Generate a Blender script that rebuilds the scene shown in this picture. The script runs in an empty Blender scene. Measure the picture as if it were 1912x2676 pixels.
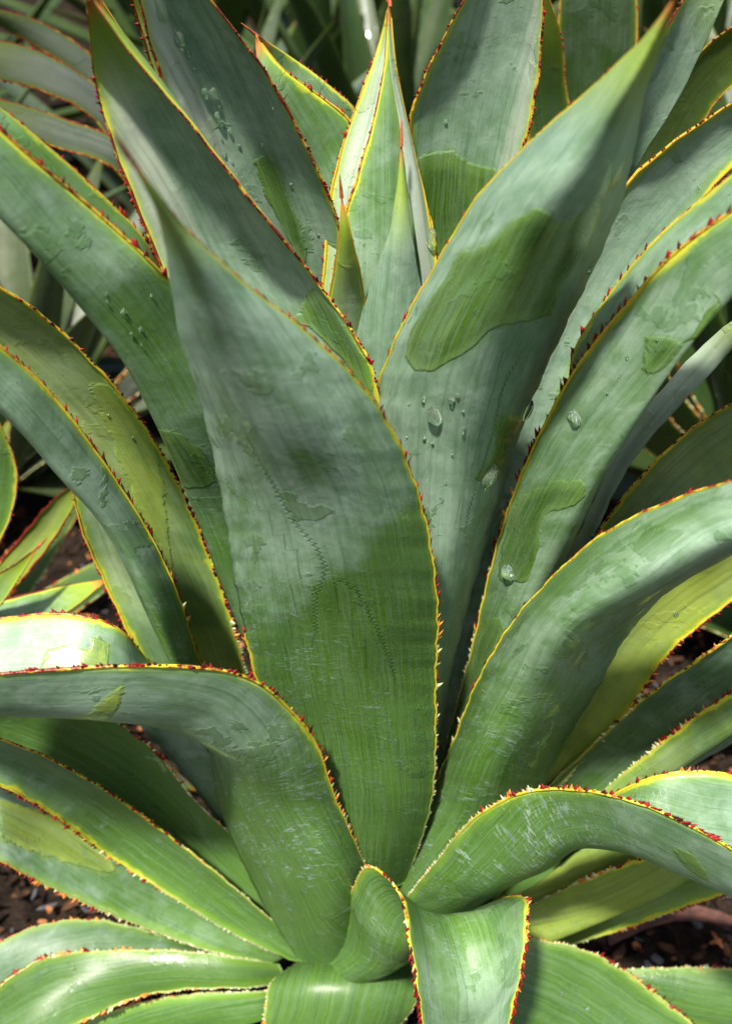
import bpy, bmesh, math, random
import numpy as np
from mathutils import Vector, Matrix
random.seed(7); rng = np.random.default_rng(7)
S = bpy.context.scene
COL = S.collection
R = math.radians

# ------------------------------------------------------------ camera
cd = bpy.data.cameras.new('camera'); cam = bpy.data.objects.new('camera', cd); COL.objects.link(cam)
cam.location = (0, -0.6, 0.9); cam.rotation_euler = (R(57), 0, 0)
cd.sensor_fit = 'VERTICAL'; cd.sensor_height = 24; cd.lens = 12 / math.tan(R(24))
cd.clip_start = .01; cd.clip_end = 200
cd.dof.use_dof = True; cd.dof.focus_distance = .66; cd.dof.aperture_fstop = 5.6
S.camera = cam
# ------------------------------------------------------------ light
SUN_EL, SUN_AZ = 59, -160          # azimuth from +Y towards +X
w = bpy.data.worlds.new('World'); S.world = w; w.use_nodes = True
nt = w.node_tree; bg = nt.nodes['Background']
sky = nt.nodes.new('ShaderNodeTexSky'); sky.sky_type = 'NISHITA'; sky.sun_disc = False
sky.sun_elevation = R(SUN_EL); sky.sun_rotation = R(SUN_AZ); sky.dust_density = 3; sky.air_density = 1.0; sky.ozone_density = .6
nt.links.new(sky.outputs[0], bg.inputs[0]); bg.inputs[1].default_value = .085
sl = bpy.data.lights.new('sun', 'SUN'); sl.energy = 4.8; sl.angle = R(3); sl.color = (1, .95, .86)
so = bpy.data.objects.new('sun', sl); COL.objects.link(so)
sd = Vector((math.sin(R(SUN_AZ)) * math.cos(R(SUN_EL)), math.cos(R(SUN_AZ)) * math.cos(R(SUN_EL)), math.sin(R(SUN_EL))))
so.rotation_euler = sd.to_track_quat('Z', 'Y').to_euler(); so.location = sd * 5
S.view_settings.view_transform = 'Standard'; S.view_settings.look = 'None'
S.view_settings.exposure = 1.42; S.view_settings.gamma = 1
S.render.engine = 'CYCLES'
S.cycles.max_bounces = 8; S.cycles.transparent_max_bounces = 8

# ------------------------------------------------------------ node helpers
class N:
    def __init__(s, name):
        s.m = bpy.data.materials.new(name); s.m.use_nodes = True; s.t = s.m.node_tree
        s.b = s.t.nodes['Principled BSDF']; s.out = s.t.nodes['Material Output']
    def n(s, typ, **k):
        x = s.t.nodes.new(typ)
        for a, v in k.items(): setattr(x, a, v)
        return x
    def set(s, sock, v):
        if isinstance(v, bpy.types.NodeSocket): s.t.links.new(v, sock)
        elif isinstance(v, (tuple, list)) and len(v) == 3 and sock.type == 'RGBA': sock.default_value = (*v, 1)
        else: sock.default_value = v
    def math(s, op, a, b=0., c=0., clamp=False):
        x = s.n('ShaderNodeMath', operation=op, use_clamp=clamp)
        s.set(x.inputs[0], a); s.set(x.inputs[1], b); s.set(x.inputs[2], c); return x.outputs[0]
    def attr(s, name, typ='GEOMETRY'):
        return s.n('ShaderNodeAttribute', attribute_name=name, attribute_type=typ)
    def ss(s, v, lo, hi, to0=0., to1=1.):
        x = s.n('ShaderNodeMapRange', interpolation_type='SMOOTHSTEP')
        s.set(x.inputs[0], v); s.set(x.inputs[1], lo); s.set(x.inputs[2], hi); s.set(x.inputs[3], to0); s.set(x.inputs[4], to1)
        return x.outputs[0]
    def noise(s, vec, scale, detail=3, rough=.55, dist=0.):
        x = s.n('ShaderNodeTexNoise'); s.set(x.inputs['Vector'], vec); x.inputs['Scale'].default_value = scale
        x.inputs['Detail'].default_value = detail; x.inputs['Roughness'].default_value = rough; x.inputs['Distortion'].default_value = dist
        return x.outputs[0]
    def mix(s, f, a, b, mode='MIX'):
        x = s.n('ShaderNodeMix', data_type='RGBA', blend_type=mode)
        s.set(x.inputs[0], f); s.set(x.inputs[6], a); s.set(x.inputs[7], b); return x.outputs[2]
    def mapping(s, vec, scale=(1, 1, 1), loc=(0, 0, 0), rot=(0, 0, 0)):
        x = s.n('ShaderNodeMapping'); s.set(x.inputs[0], vec)
        s.set(x.inputs['Location'], loc); x.inputs['Rotation'].default_value = rot; x.inputs['Scale'].default_value = scale
        return x.outputs[0]
    def bump(s, h, strength, dist, normal=None):
        x = s.n('ShaderNodeBump'); x.inputs['Strength'].default_value = strength; x.inputs['Distance'].default_value = dist
        s.set(x.inputs['Height'], h)
        if normal is not None: s.set(x.inputs['Normal'], normal)
        return x.outputs[0]

# ------------------------------------------------------------ materials
def leaf_material():
    M = N('agave_leaf'); b = M.b
    uv = M.n('ShaderNodeUVMap', uv_map='UVMap').outputs[0]
    oi = M.n('ShaderNodeObjectInfo'); rnd = oi.outputs['Random']
    comb = M.n('ShaderNodeCombineXYZ'); M.set(comb.inputs[0], M.math('MULTIPLY', rnd, 3.1)); M.set(comb.inputs[1], M.math('MULTIPLY', rnd, 7.7))
    M.set(comb.inputs[2], rnd)
    p = M.n('ShaderNodeVectorMath', operation='ADD'); M.set(p.inputs[0], uv); M.set(p.inputs[1], comb.outputs[0]); p = p.outputs[0]
    edge = M.attr('edge').outputs['Fac']; wet = M.attr('wet').outputs['Fac']; soft = M.attr('soft').outputs['Fac']
    bloom = M.attr('bloom').outputs['Fac']; tv = M.attr('along').outputs['Fac']; warm = M.attr('warm').outputs['Fac']
    pale = M.attr('pale').outputs['Fac']; imp = M.attr('imprint').outputs['Fac']
    # noises (UV is in metres: x across, y along)
    big = M.noise(p, 9, 4, .6)
    mid = M.noise(p, 45, 5, .65, .4)
    fine = M.noise(p, 260, 4, .6)
    vein = M.noise(M.mapping(p, (900, 14, 1)), 1, 3, .6)
    vein2 = M.noise(M.mapping(p, (260, 6, 1)), 1, 3, .6)
    streak = M.noise(M.mapping(p, (60, 300, 1), rot=(0, 0, .3)), 1, 5, .72, 1.6)
    # wet patches and painted sunlit ones: signed distance pushed around by noise, crisp rim
    wd = M.math('ADD', wet, M.math('MULTIPLY', M.math('SUBTRACT', mid, .5), .012))
    wd = M.math('ADD', wd, M.math('MULTIPLY', M.math('SUBTRACT', fine, .5), .002))
    wid = M.ss(M.noise(p, 24, 2, .5), .40, .60, .0005, .0095)
    wm = M.math('MULTIPLY', M.ss(M.math('DIVIDE', wd, wid), -.7, 1.), M.ss(mid, .3, .5, .75, 1.))
    # bloom (wax) amount
    sp = M.ss(M.math('ADD', M.math('MULTIPLY', big, .55), M.math('MULTIPLY', mid, .45)), .38, .62)
    bl = M.math('ADD', bloom, M.math('MULTIPLY', M.math('SUBTRACT', sp, .5), .38))
    st = M.math('MULTIPLY', M.ss(streak, .51, .58), M.ss(M.noise(p, 140, 3, .6), .38, .6, .15, 1.))
    sk = M.attr('streak').outputs['Fac']
    zone = M.math('MULTIPLY', sk, M.ss(M.math('ADD', tv, M.math('MULTIPLY', big, .3)), .78, .55))
    zone = M.math('MULTIPLY', zone, M.ss(M.math('ADD', M.noise(p, 26, 3, .6, .5), M.math('MULTIPLY', tv, .2)), .50, .62))
    bl = M.math('SUBTRACT', bl, M.math('MULTIPLY', sk, M.ss(tv, .62, .40, 0., .55)))
    stm = M.math('MULTIPLY', st, zone)
    bl = M.math('ADD', bl, M.math('MULTIPLY', stm, 1.7))
    bl = M.math('SUBTRACT', bl, M.math('MULTIPLY', soft, .65))
    blm = M.ss(bl, 0., 1.)
    blm = M.math('MULTIPLY', blm, M.math('SUBTRACT', 1., wm))
    green = M.mix(big, (.030, .085, .007), (.085, .185, .016))
    green = M.mix(M.ss(fine, .45, .75), green, (.07, .15, .02))
    fn = M.noise(p, 34, 4, .6, .3)
    film = M.math('MULTIPLY', M.ss(fn, .565, .60), M.ss(big, .45, .56))
    rill = M.noise(M.mapping(p, (60, 22, 1)), 1, 6, .72, 1.2)
    blot = M.noise(M.mapping(p, (1.6, .7, 1)), 75, 6, .7, .6)
    glauc = M.mix(M.ss(blot, .40, .60, 0., 1.), M.mix(sp, (.095, .170, .098), (.190, .280, .195)), M.mix(sp, (.122, .200, .125), (.235, .325, .238)))
    col = M.mix(blm, green, glauc)
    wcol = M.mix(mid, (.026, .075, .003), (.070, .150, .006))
    sun_yellow = M.attr('sun_yellow').outputs['Fac']; wcol = M.mix(sun_yellow, wcol, M.mix(big, (.25, .31, .03), (.36, .42, .07)))  # sun shining through the leaf, painted as a yellow patch colour
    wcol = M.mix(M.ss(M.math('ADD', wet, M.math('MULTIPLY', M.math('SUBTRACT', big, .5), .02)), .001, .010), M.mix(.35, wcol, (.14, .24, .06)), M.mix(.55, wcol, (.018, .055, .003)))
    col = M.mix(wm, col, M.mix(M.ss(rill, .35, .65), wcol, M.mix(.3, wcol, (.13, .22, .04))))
    col = M.mix(M.math('MULTIPLY', film, .5), col, (.055, .13, .03))
    grain = M.noise(p, 1300, 2, .6)
    gm = M.math('ADD', .80, M.math('ADD', M.math('MULTIPLY', grain, .22), M.math('MULTIPLY', fine, .18)))
    cg = M.n('ShaderNodeCombineColor'); [M.set(cg.inputs[k], gm) for k in range(3)]
    col = M.mix(1., col, cg.outputs[0], 'MULTIPLY')
    col = M.mix(M.math('MULTIPLY', warm, M.ss(big, .3, .6)), col, (.36, .44, .065))  # yellow tint in place of backlit glow on some leaves
    col = M.mix(pale, col, (.55, .58, .46))  # pale tint; on edge strips and bud flaps it stands for sunlight
    # fine longitudinal fibres
    col = M.mix(M.math('MULTIPLY', M.ss(vein, .35, .7), .34), col, M.mix(.5, col, (.30, .42, .34)))
    col = M.mix(M.math('MULTIPLY', M.ss(vein2, .45, .75), .38), col, (.03, .08, .035))
    # dark specks
    spk = M.n('ShaderNodeTexVoronoi'); M.set(spk.inputs['Vector'], p); spk.inputs['Scale'].default_value = 240
    sm = M.math('MULTIPLY', M.ss(spk.outputs['Distance'], .16, .08), M.ss(mid, .52, .62))
    col = M.mix(M.math('MULTIPLY', sm, .6), col, (.02, .04, .02))
    # bud imprint of a neighbour's teeth
    zig = M.n('ShaderNodeTexWave', wave_type='BANDS', bands_direction='Y'); M.set(zig.inputs['Vector'], uv); zig.inputs['Scale'].default_value = 85
    zig.inputs['Distortion'].default_value = 1.5
    im = M.math('ABSOLUTE', M.math('ADD', imp, M.math('MULTIPLY', M.math('SUBTRACT', zig.outputs['Fac'], .5), .0026)))
    iml = M.math('MULTIPLY', M.ss(im, .0015, .0005), M.ss(mid, .35, .55, .35, 1.))
    col = M.mix(M.math('MULTIPLY', iml, .55), col, (.03, .075, .02))
    # margin: green -> yellow -> red rim
    e2 = M.math('ADD', edge, M.math('MULTIPLY', M.math('SUBTRACT', fine, .5), .0012))
    col = M.mix(M.ss(e2, .0085, .001), col, M.mix(.5, col, (.16, .30, .02)))
    ye = M.ss(M.math('MULTIPLY', e2, M.ss(mid, .3, .65, .6, 2.0)), M.ss(tv, .1, .5, .0020, .0042), .0007)
    ycol = M.mix(M.ss(tv, .18, .5), (.20, .30, .08), (.50, .50, .035))
    ylw = M.attr('ylw').outputs['Fac']; ycol = M.mix(ylw, (.20, .30, .10), ycol)
    col = M.mix(M.math('MULTIPLY', ye, M.ss(tv, .0, .12, .35, .9)), col, ycol)
    # tip
    red = M.attr('red').outputs['Fac']
    col = M.mix(M.math('MULTIPLY', M.ss(tv, .895, .972), M.math('MULTIPLY', M.attr('tipk').outputs['Fac'], .85)), col, (.22, .31, .025))
    col = M.mix(M.math('MULTIPLY', M.ss(tv, .972, .995), .85), col, (.48, .12, .03))
    tone = M.attr('tone').outputs['Fac']  # darkens leaf colour; on the plants behind it stands for shade
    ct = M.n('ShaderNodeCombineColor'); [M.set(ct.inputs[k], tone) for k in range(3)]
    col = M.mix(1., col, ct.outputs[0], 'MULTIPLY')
    M.set(b.inputs['Base Color'], col)
    rough = M.math('ADD', M.math('MULTIPLY', blm, .06), .41)
    rough = M.math('SUBTRACT', rough, M.math('MULTIPLY', wm, .16))
    rough = M.math('SUBTRACT', rough, M.math('MULTIPLY', film, .14))
    rough = M.math('ADD', rough, M.math('MULTIPLY', M.math('SUBTRACT', fine, .5), .2))
    M.set(b.inputs['Roughness'], rough)
    b.inputs['Specular IOR Level'].default_value = .32
    M.set(b.inputs['Coat Weight'], M.math('ADD', M.math('MULTIPLY', wm, .5), M.math('MULTIPLY', film, .5), clamp=True)); b.inputs['Coat Roughness'].default_value = .12
    h = M.math('ADD', M.math('MULTIPLY', vein, .12), M.math('MULTIPLY', fine, .10))
    h = M.math('ADD', h, M.math('MULTIPLY', stm, .25))
    h = M.math('ADD', h, M.math('MULTIPLY', M.ss(wd, -.0006, .0016), .55))
    h = M.math('SUBTRACT', h, M.math('MULTIPLY', iml, .6))
    h = M.math('ADD', h, M.math('MULTIPLY', mid, .5))
    h = M.math('ADD', h, M.math('MULTIPLY', M.ss(fn, .565, .60), M.math('MULTIPLY', M.ss(big, .45, .56), .22)))
    nb = M.bump(h, 1., .0009)
    M.set(b.inputs['Normal'], nb)
    tr = M.n('ShaderNodeBsdfTranslucent'); M.set(tr.inputs[0], M.mix(1., M.mix(.5, col, (.35, .5, .04)), (1., 1., .55), 'MULTIPLY'))
    mx = M.n('ShaderNodeMixShader'); M.set(mx.inputs[0], M.math('ADD', M.math('MULTIPLY', warm, .25), .18))
    M.t.links.new(b.outputs[0], mx.inputs[1]); M.t.links.new(tr.outputs[0], mx.inputs[2]); M.t.links.new(mx.outputs[0], M.out.inputs[0])
    return M.m

def simple(name, c1, c2, scale=60, rough=.5, bump=0., bscale=None, transl=0., spec=.5):
    M = N(name); g = M.n('ShaderNodeNewGeometry').outputs['Position']
    nz = M.noise(g, scale, 4, .6); M.set(M.b.inputs['Base Color'], M.mix(M.ss(nz, .3, .7), c1, c2)); M.b.inputs['Roughness'].default_value = rough
    M.b.inputs['Specular IOR Level'].default_value = spec
    if spec < .2: M.b.inputs['IOR'].default_value = 1.02
    if bump: M.set(M.b.inputs['Normal'], M.bump(M.noise(g, bscale or scale * 3, 5), 1., bump))
    if transl:
        tr = M.n('ShaderNodeBsdfTranslucent'); M.set(tr.inputs[0], c2); mx = M.n('ShaderNodeMixShader'); mx.inputs[0].default_value = transl
        M.t.links.new(M.b.outputs[0], mx.inputs[1]); M.t.links.new(tr.outputs[0], mx.inputs[2]); M.t.links.new(mx.outputs[0], M.out.inputs[0])
    return M.m

def margin_material():
    M = N('leaf_margin'); tv = M.attr('along').outputs['Fac']; red = M.attr('red').outputs['Fac']
    g = M.n('ShaderNodeNewGeometry').outputs['Position']; nz = M.noise(g, 140, 4, .65); nb = M.noise(g, 25, 3)
    ylw = M.attr('ylw').outputs['Fac']; c = M.mix(M.math('MULTIPLY', ylw, M.ss(tv, .15, .45)), (.24, .34, .11), (.58, .54, .04))
    c = M.mix(M.ss(M.math('ADD', tv, M.math('MULTIPLY', M.math('SUBTRACT', nb, .5), .6)), .6, 1.05), c, (.62, .34, .04))
    rm = M.math('ADD', M.math('MULTIPLY', red, 1.), M.math('MULTIPLY', M.math('SUBTRACT', tv, .75), .9))
    c = M.mix(M.math('MULTIPLY', M.ss(M.math('ADD', nz, rm), .80, 1.02), M.ss(tv, .28, .55)), c, (.20, .02, .012))
    M.set(M.b.inputs['Base Color'], c); M.b.inputs['Roughness'].default_value = .4
    tr = M.n('ShaderNodeBsdfTranslucent'); M.set(tr.inputs[0], c); mx = M.n('ShaderNodeMixShader'); mx.inputs[0].default_value = .35
    M.t.links.new(M.b.outputs[0], mx.inputs[1]); M.t.links.new(tr.outputs[0], mx.inputs[2]); M.t.links.new(mx.outputs[0], M.out.inputs[0])
    return M.m

MAT = dict(leaf=leaf_material(), margin=margin_material(),
    tooth_red=simple('tooth_red', (.10, .004, .004), (.22, .010, .008), 300, .5, transl=.1, spec=.2),
    tooth_dark=simple('tooth_dark', (.02, .005, .004), (.07, .008, .006), 300, .5, spec=.2),
    tooth_orange=simple('tooth_orange', (.45, .12, .02), (.62, .28, .05), 300, .4, transl=.25),
    tooth_pale=simple('tooth_pale', (.42, .45, .20), (.62, .60, .36), 300, .45, transl=.3),
    spine=simple('tip_spine', (.16, .03, .012), (.42, .09, .03), 200, .4),
    stem=simple('stem', (.10, .12, .05), (.22, .20, .11), 60, .7, .002),
    )

# ------------------------------------------------------------ leaf geometry
def cr(K, n):
    m = K[:, 1]; d = np.linalg.norm(np.diff(m, axis=0), axis=1); t = np.r_[0, np.cumsum(d)]
    T = np.gradient(K, t, axis=0); q = np.linspace(0, t[-1], n)
    i = np.clip(np.searchsorted(t, q, side='right') - 1, 0, len(t) - 2)
    h = (t[i + 1] - t[i])[:, None, None]; x = (q - t[i])[:, None, None] / h
    return (2*x**3-3*x**2+1)*K[i]+(x**3-2*x**2+x)*h*T[i]+(-2*x**3+3*x**2)*K[i+1]+(x**3-x**2)*h*T[i+1], t[-1]

def unit(v): return v / np.maximum(np.linalg.norm(v, axis=-1, keepdims=True), 1e-9)

def poly_sd(px, py, poly):
    """signed distance (positive inside) of points to a closed polygon"""
    d = np.full(px.shape, 1e9); ins = np.zeros(px.shape, bool); n = len(poly)
    for k in range(n):
        x0, y0 = poly[k]; x1, y1 = poly[(k + 1) % n]
        ex, ey = x1 - x0, y1 - y0; t = np.clip(((px - x0) * ex + (py - y0) * ey) / (ex * ex + ey * ey + 1e-12), 0, 1)
        d = np.minimum(d, np.hypot(px - x0 - t * ex, py - y0 - t * ey))
        c = ((y0 > py) != (y1 > py)) & (px < (x1 - x0) * (py - y0) / ((y1 - y0) + 1e-12) + x0)
        ins ^= c
    return np.where(ins, d, -d)

def line_d(px, py, pl):
    d = np.full(px.shape, 1e9); sg = np.ones(px.shape)
    for (x0, y0), (x1, y1) in zip(pl[:-1], pl[1:]):
        ex, ey = x1 - x0, y1 - y0; t = np.clip(((px - x0) * ex + (py - y0) * ey) / (ex * ex + ey * ey + 1e-12), 0, 1)
        q = np.hypot(px - x0 - t * ex, py - y0 - t * ey); c = ex * (py - y0) - ey * (px - x0)
        sg = np.where(q < d, np.sign(c), sg); d = np.minimum(d, q)
    return d * sg

def mesh_obj(name, verts, faces, mat, parent=None, smooth=True, attrs=None):
    me = bpy.data.meshes.new(name); me.from_pydata([tuple(v) for v in verts] if not isinstance(verts, np.ndarray) else verts.tolist(), [], faces)
    if smooth: me.polygons.foreach_set('use_smooth', [True] * len(me.polygons))
    for k, v in (attrs or {}).items():
        a = me.attributes.new(k, 'FLOAT', 'POINT'); a.data.foreach_set('value', np.asarray(v, dtype=np.float32).ravel())
    me.materials.append(mat); me.update()
    o = bpy.data.objects.new(name, me); COL.objects.link(o)
    if parent: o.parent = parent
    return o

def grid_faces(nv, m, closed):
    i = np.arange(nv - 1)[:, None]; j = np.arange(m if closed else m - 1)[None, :]; jn = (j + 1) % m
    return np.stack(np.broadcast_arrays(i * m + j, i * m + jn, (i + 1) * m + jn, (i + 1) * m + j), -1).reshape(-1, 4).tolist()

class Leaf:
    pass

def build_leaf(D, parent, origin, nv=110, nu=24, margins=True, name='leaf'):
    K = np.array(D['rows'], float) - np.array(origin); G, Lm = cr(K, nv)
    A, Mi, B = G[:, 0], G[:, 1], G[:, 2]
    # slight living unevenness of the two margins
    s = np.linspace(0, 1, nv); ph = rng.uniform(0, 6.28, 8)
    wid = np.linalg.norm(B - A, axis=1)[:, None]; out = unit(B - A)
    env = (np.sin(np.pi * s) ** .5)[:, None] * .0009 * min(1, Lm / .3)
    wob = lambda p, q: (np.sin(s * Lm * 210 + p) + .6 * np.sin(s * Lm * 480 + q))[:, None] * env * .5
    A = A - out * wob(ph[0], ph[1]); B = B + out * wob(ph[2], ph[3])
    C = 2 * Mi - (A + B) / 2
    u = (1 - np.cos(np.linspace(0, np.pi, nu + 1))) / 2 * .6 + np.linspace(0, 1, nu + 1) * .4
    U = u[None, :, None]
    F = (1 - U) ** 2 * A[:, None] + 2 * U * (1 - U) * C[:, None] + U * U * B[:, None]
    dv = np.gradient(F, axis=0); du = np.gradient(F, axis=1); Nn = unit(np.cross(dv, du))
    if D.get('fold'):
        u0, am = D['fold']; w_ = np.linalg.norm(B - A, axis=1)[:, None]
        x_ = np.clip((u0 - u) / u0, 0, 1)[None, :] if u0 > 0 else np.clip((u - 1 - u0) / -u0, 0, 1)[None, :]
        F = F - Nn[:, 12:13, :] * (w_ * am * (np.sqrt(x_ ** 2 + .01) - .1) * np.clip(s * 4, 0, 1)[:, None])[..., None]
        A = F[:, 0]; B = F[:, -1]; dv = np.gradient(F, axis=0); du = np.gradient(F, axis=1); Nn = unit(np.cross(dv, du))
    # keep the normal stable near the pointed tip
    seg = np.linalg.norm(np.diff(F, axis=1), axis=2); arc = np.concatenate([np.zeros((nv, 1)), np.cumsum(seg, 1)], 1); W = arc[:, -1:]
    X = arc - W / 2; Yv = np.broadcast_to((s * Lm)[:, None], X.shape)
    und = .0007 * np.sin(X * 70 + ph[4] + 3 * np.sin(Yv * 14 + ph[5])) * np.sin(Yv * 38 + ph[6]) + .0004 * np.sin(X * 190 + ph[7]) * np.sin(Yv * 25)
    und *= np.clip(W / .04, 0, 1) * (4 * u * (1 - u))[None, :]
    F = F + Nn * und[..., None]
    th = D.get('T', .006) * np.clip(W / .06, .12, 1.3) * (1 - .55 * s[:, None])
    prof = .0007 + th * (4 * u * (1 - u))[None, :] ** .8
    prof = np.minimum(prof, W * .45)
    Bk = F + Nn * prof[..., None]
    ring = np.concatenate([F, Bk[:, ::-1]], 1); m = ring.shape[1]
    faces = grid_faces(nv, m, True); faces.append(list(range(m))); faces.append([(nv - 1) * m + k for k in range(m)][::-1])
    ea = arc + (.05 if 'A' in D.get('hid', '') else 0); eb = W - arc + (.05 if 'B' in D.get('hid', '') else 0)
    for key, e_ in (('A', ea), ('B', eb)):
        c = D.get('cut' + key, 0)
        c2 = D.get('end' + key, 0)
        if c2: e_ += (.05 * np.clip((s - c2) * 25 + .5, 0, 1))[:, None]
        if c: e_ += (.05 * np.clip((c - s) * 25 + .5, 0, 1))[:, None]
    edge = np.minimum(ea, eb)
    # painted fields from (u, v) outlines
    uvW = np.interp(s, s, W[:, 0]); Wm = float(W.max())
    px = np.broadcast_to(u[None, :] , X.shape) * Wm; py = Yv
    wet = np.full(X.shape, -.02)
    for q in D.get('wet', []): wet = np.maximum(wet, poly_sd(px, py, [(a * Wm, b_ * Lm) for a, b_ in q]))
    for q in D.get('dry', []): wet = np.minimum(wet, -poly_sd(px, py, [(a * Wm, b_ * Lm) for a, b_ in q]))
    wet = np.clip(wet, -.02, .02)
    soft = np.zeros(X.shape)
    for a, b_, r, k in D.get('soft', []): soft = np.maximum(soft, k * np.exp(-(((px - a * Wm) / r) ** 2 + ((py - b_ * Lm) / (r * 1.6)) ** 2)))
    for q in D.get('spoly', []): soft = np.maximum(soft, 1.25 / (1 + np.exp(-np.clip(poly_sd(px, py, [(a * Wm, b_ * Lm) for a, b_ in q]) / .0022, -20, 20))))
    imp = np.full(X.shape, .02)
    for q in D.get('imp', []):
        l_ = line_d(px, py, [(a * Wm, b_ * Lm) for a, b_ in q]); imp = np.where(np.abs(l_) < np.abs(imp), l_, imp)
    imp = np.clip(imp, -.02, .02)
    b0, b1 = D.get('b', (.2, 1)); bl = b0 + (b1 - b0) * np.clip(s * 1.25 - .1, 0, 1)[:, None] + 0 * X
    u1, pa = D.get('lit_strip', (.1, 0)); ps = (pa * np.clip((u1 - (u if u1 > 0 else u - 1)) * (14 if u1 > 0 else -14) + .5, 0, 1))[None, :] * np.clip((s - .45) * 4, 0, 1)[:, None]  # pale strip along one side, bright light put into the colour
    f2 = lambda a: np.concatenate([a, a[:, ::-1]], 1)
    at = dict(edge=f2(edge), wet=np.concatenate([wet, wet[:, ::-1]], 1), soft=f2(soft), imprint=np.concatenate([imp, imp[:, ::-1]], 1), bloom=f2(bl), along=f2(s[:, None] + 0 * X),
              warm=f2(0 * X + D.get('warm', 0)), pale=np.concatenate([0 * X + D.get('pale', 0) + ps, 0 * X + D.get('bpale', D.get('pale', 0))], 1), red=f2(0 * X + D.get('red', .3)), streak=f2(0 * X + D.get('streak', 0)), tone=f2(0 * X + D.get('tone', 1.)), ylw=f2(0 * X + D.get('ylw', 1.)), sun_yellow=f2(0 * X + D.get('sun_yellow', 0.)), tipk=f2(0 * X + D.get('tipk', 1.)))
    o = mesh_obj(name, ring.reshape(-1, 3), faces, MAT['leaf'], parent, attrs=at)
    if D.get('label'): o['label'] = D['label']
    uvx = np.concatenate([X, X[:, ::-1] + .31], 1).ravel(); uvy = f2(Yv).ravel()
    me = o.data; lu = me.uv_layers.new(name='UVMap'); vi = np.empty(len(me.loops), np.int32); me.loops.foreach_get('vertex_index', vi)
    lu.data.foreach_set('uv', np.stack([uvx[vi], uvy[vi]], 1).astype(np.float32).ravel())
    r = Leaf(); r.o = o; r.A = A; r.B = B; r.L = Lm; r.s = s; r.N = Nn; r.D = D; r.W = W[:, 0]; r.n = nv
    r.oa = unit(F[:, 0] - F[:, 2]); r.ob = unit(F[:, -1] - F[:, -3]); r.origin = np.array(origin)
    if margins:
        for side, P, oo in (('A', A, r.oa), ('B', B, r.ob)):
            if side in D.get('hid', ''): continue
            i0 = max(2, int(D.get('cut' + side, 0) * nv)); i1 = int(D.get('end' + side, 1) * (nv - 1)); Q = P[i0:i1]; t = unit(np.gradient(Q, axis=0)); a = oo[i0:i1]; c = np.cross(t, a); ss_ = s[i0:i1]
            rad = (.45 + .55 * np.clip(ss_ * 3, 0, 1)) * (.0010 + .00015 * np.sin(ss_ * Lm * 900)) * np.clip((1 - ss_) * 6, .3, 1) * np.clip(Lm / .3, .5, 1)
            ang = np.linspace(0, 2 * np.pi, 7)[:-1]
            V = Q[:, None] + a[:, None] * .0002 + (np.cos(ang)[None, :, None] * a[:, None] + np.sin(ang)[None, :, None] * c[:, None]) * rad[:, None, None]
            mo = mesh_obj('margin', V.reshape(-1, 3), grid_faces(len(Q), 6, True), MAT['margin'], o,
                     attrs=dict(along=np.repeat(ss_, 6), red=np.full(len(Q) * 6, D.get('red', .3)), ylw=np.full(len(Q) * 6, D.get('ylw', 1.))))
    return r

def tooth_mesh(name, seed, mat, broad=1.):
    """a little hooked prickle, 1 unit long, growing along +Y and hooked towards +X"""
    rr = random.Random(seed); hook = rr.uniform(.15, .55)
    rings = [(0, .62 * broad, .30, 0), (.35, .36 * broad, .22, hook * .15), (.7, .16 * broad, .11, hook * .5)]
    V = []; Fc = []
    for y, rx, rz, off in rings:
        for k in range(5):
            a = k * 2 * math.pi / 5; V.append((off + rx * math.cos(a), y, rz * math.sin(a)))
    V.append((hook, 1, 0)); n = len(V) - 1
    for i in range(2):
        for k in range(5): Fc.append((i*5+k, i*5+(k+1) % 5, (i+1)*5+(k+1) % 5, (i+1)*5+k))
    for k in range(5): Fc.append((10+k, 10+(k+1) % 5, n))
    me = bpy.data.meshes.new(name); me.from_pydata(V, [], Fc); me.materials.append(mat); me.polygons.foreach_set('use_smooth', [True]*len(Fc))
    return me
TEETH = {c: [tooth_mesh('tooth', 10 * i + k, MAT[c], (1., 1.25, .8)[k]) for k in range(3)] for i, c in enumerate(('tooth_red', 'tooth_dark', 'tooth_orange', 'tooth_pale'))}

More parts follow.
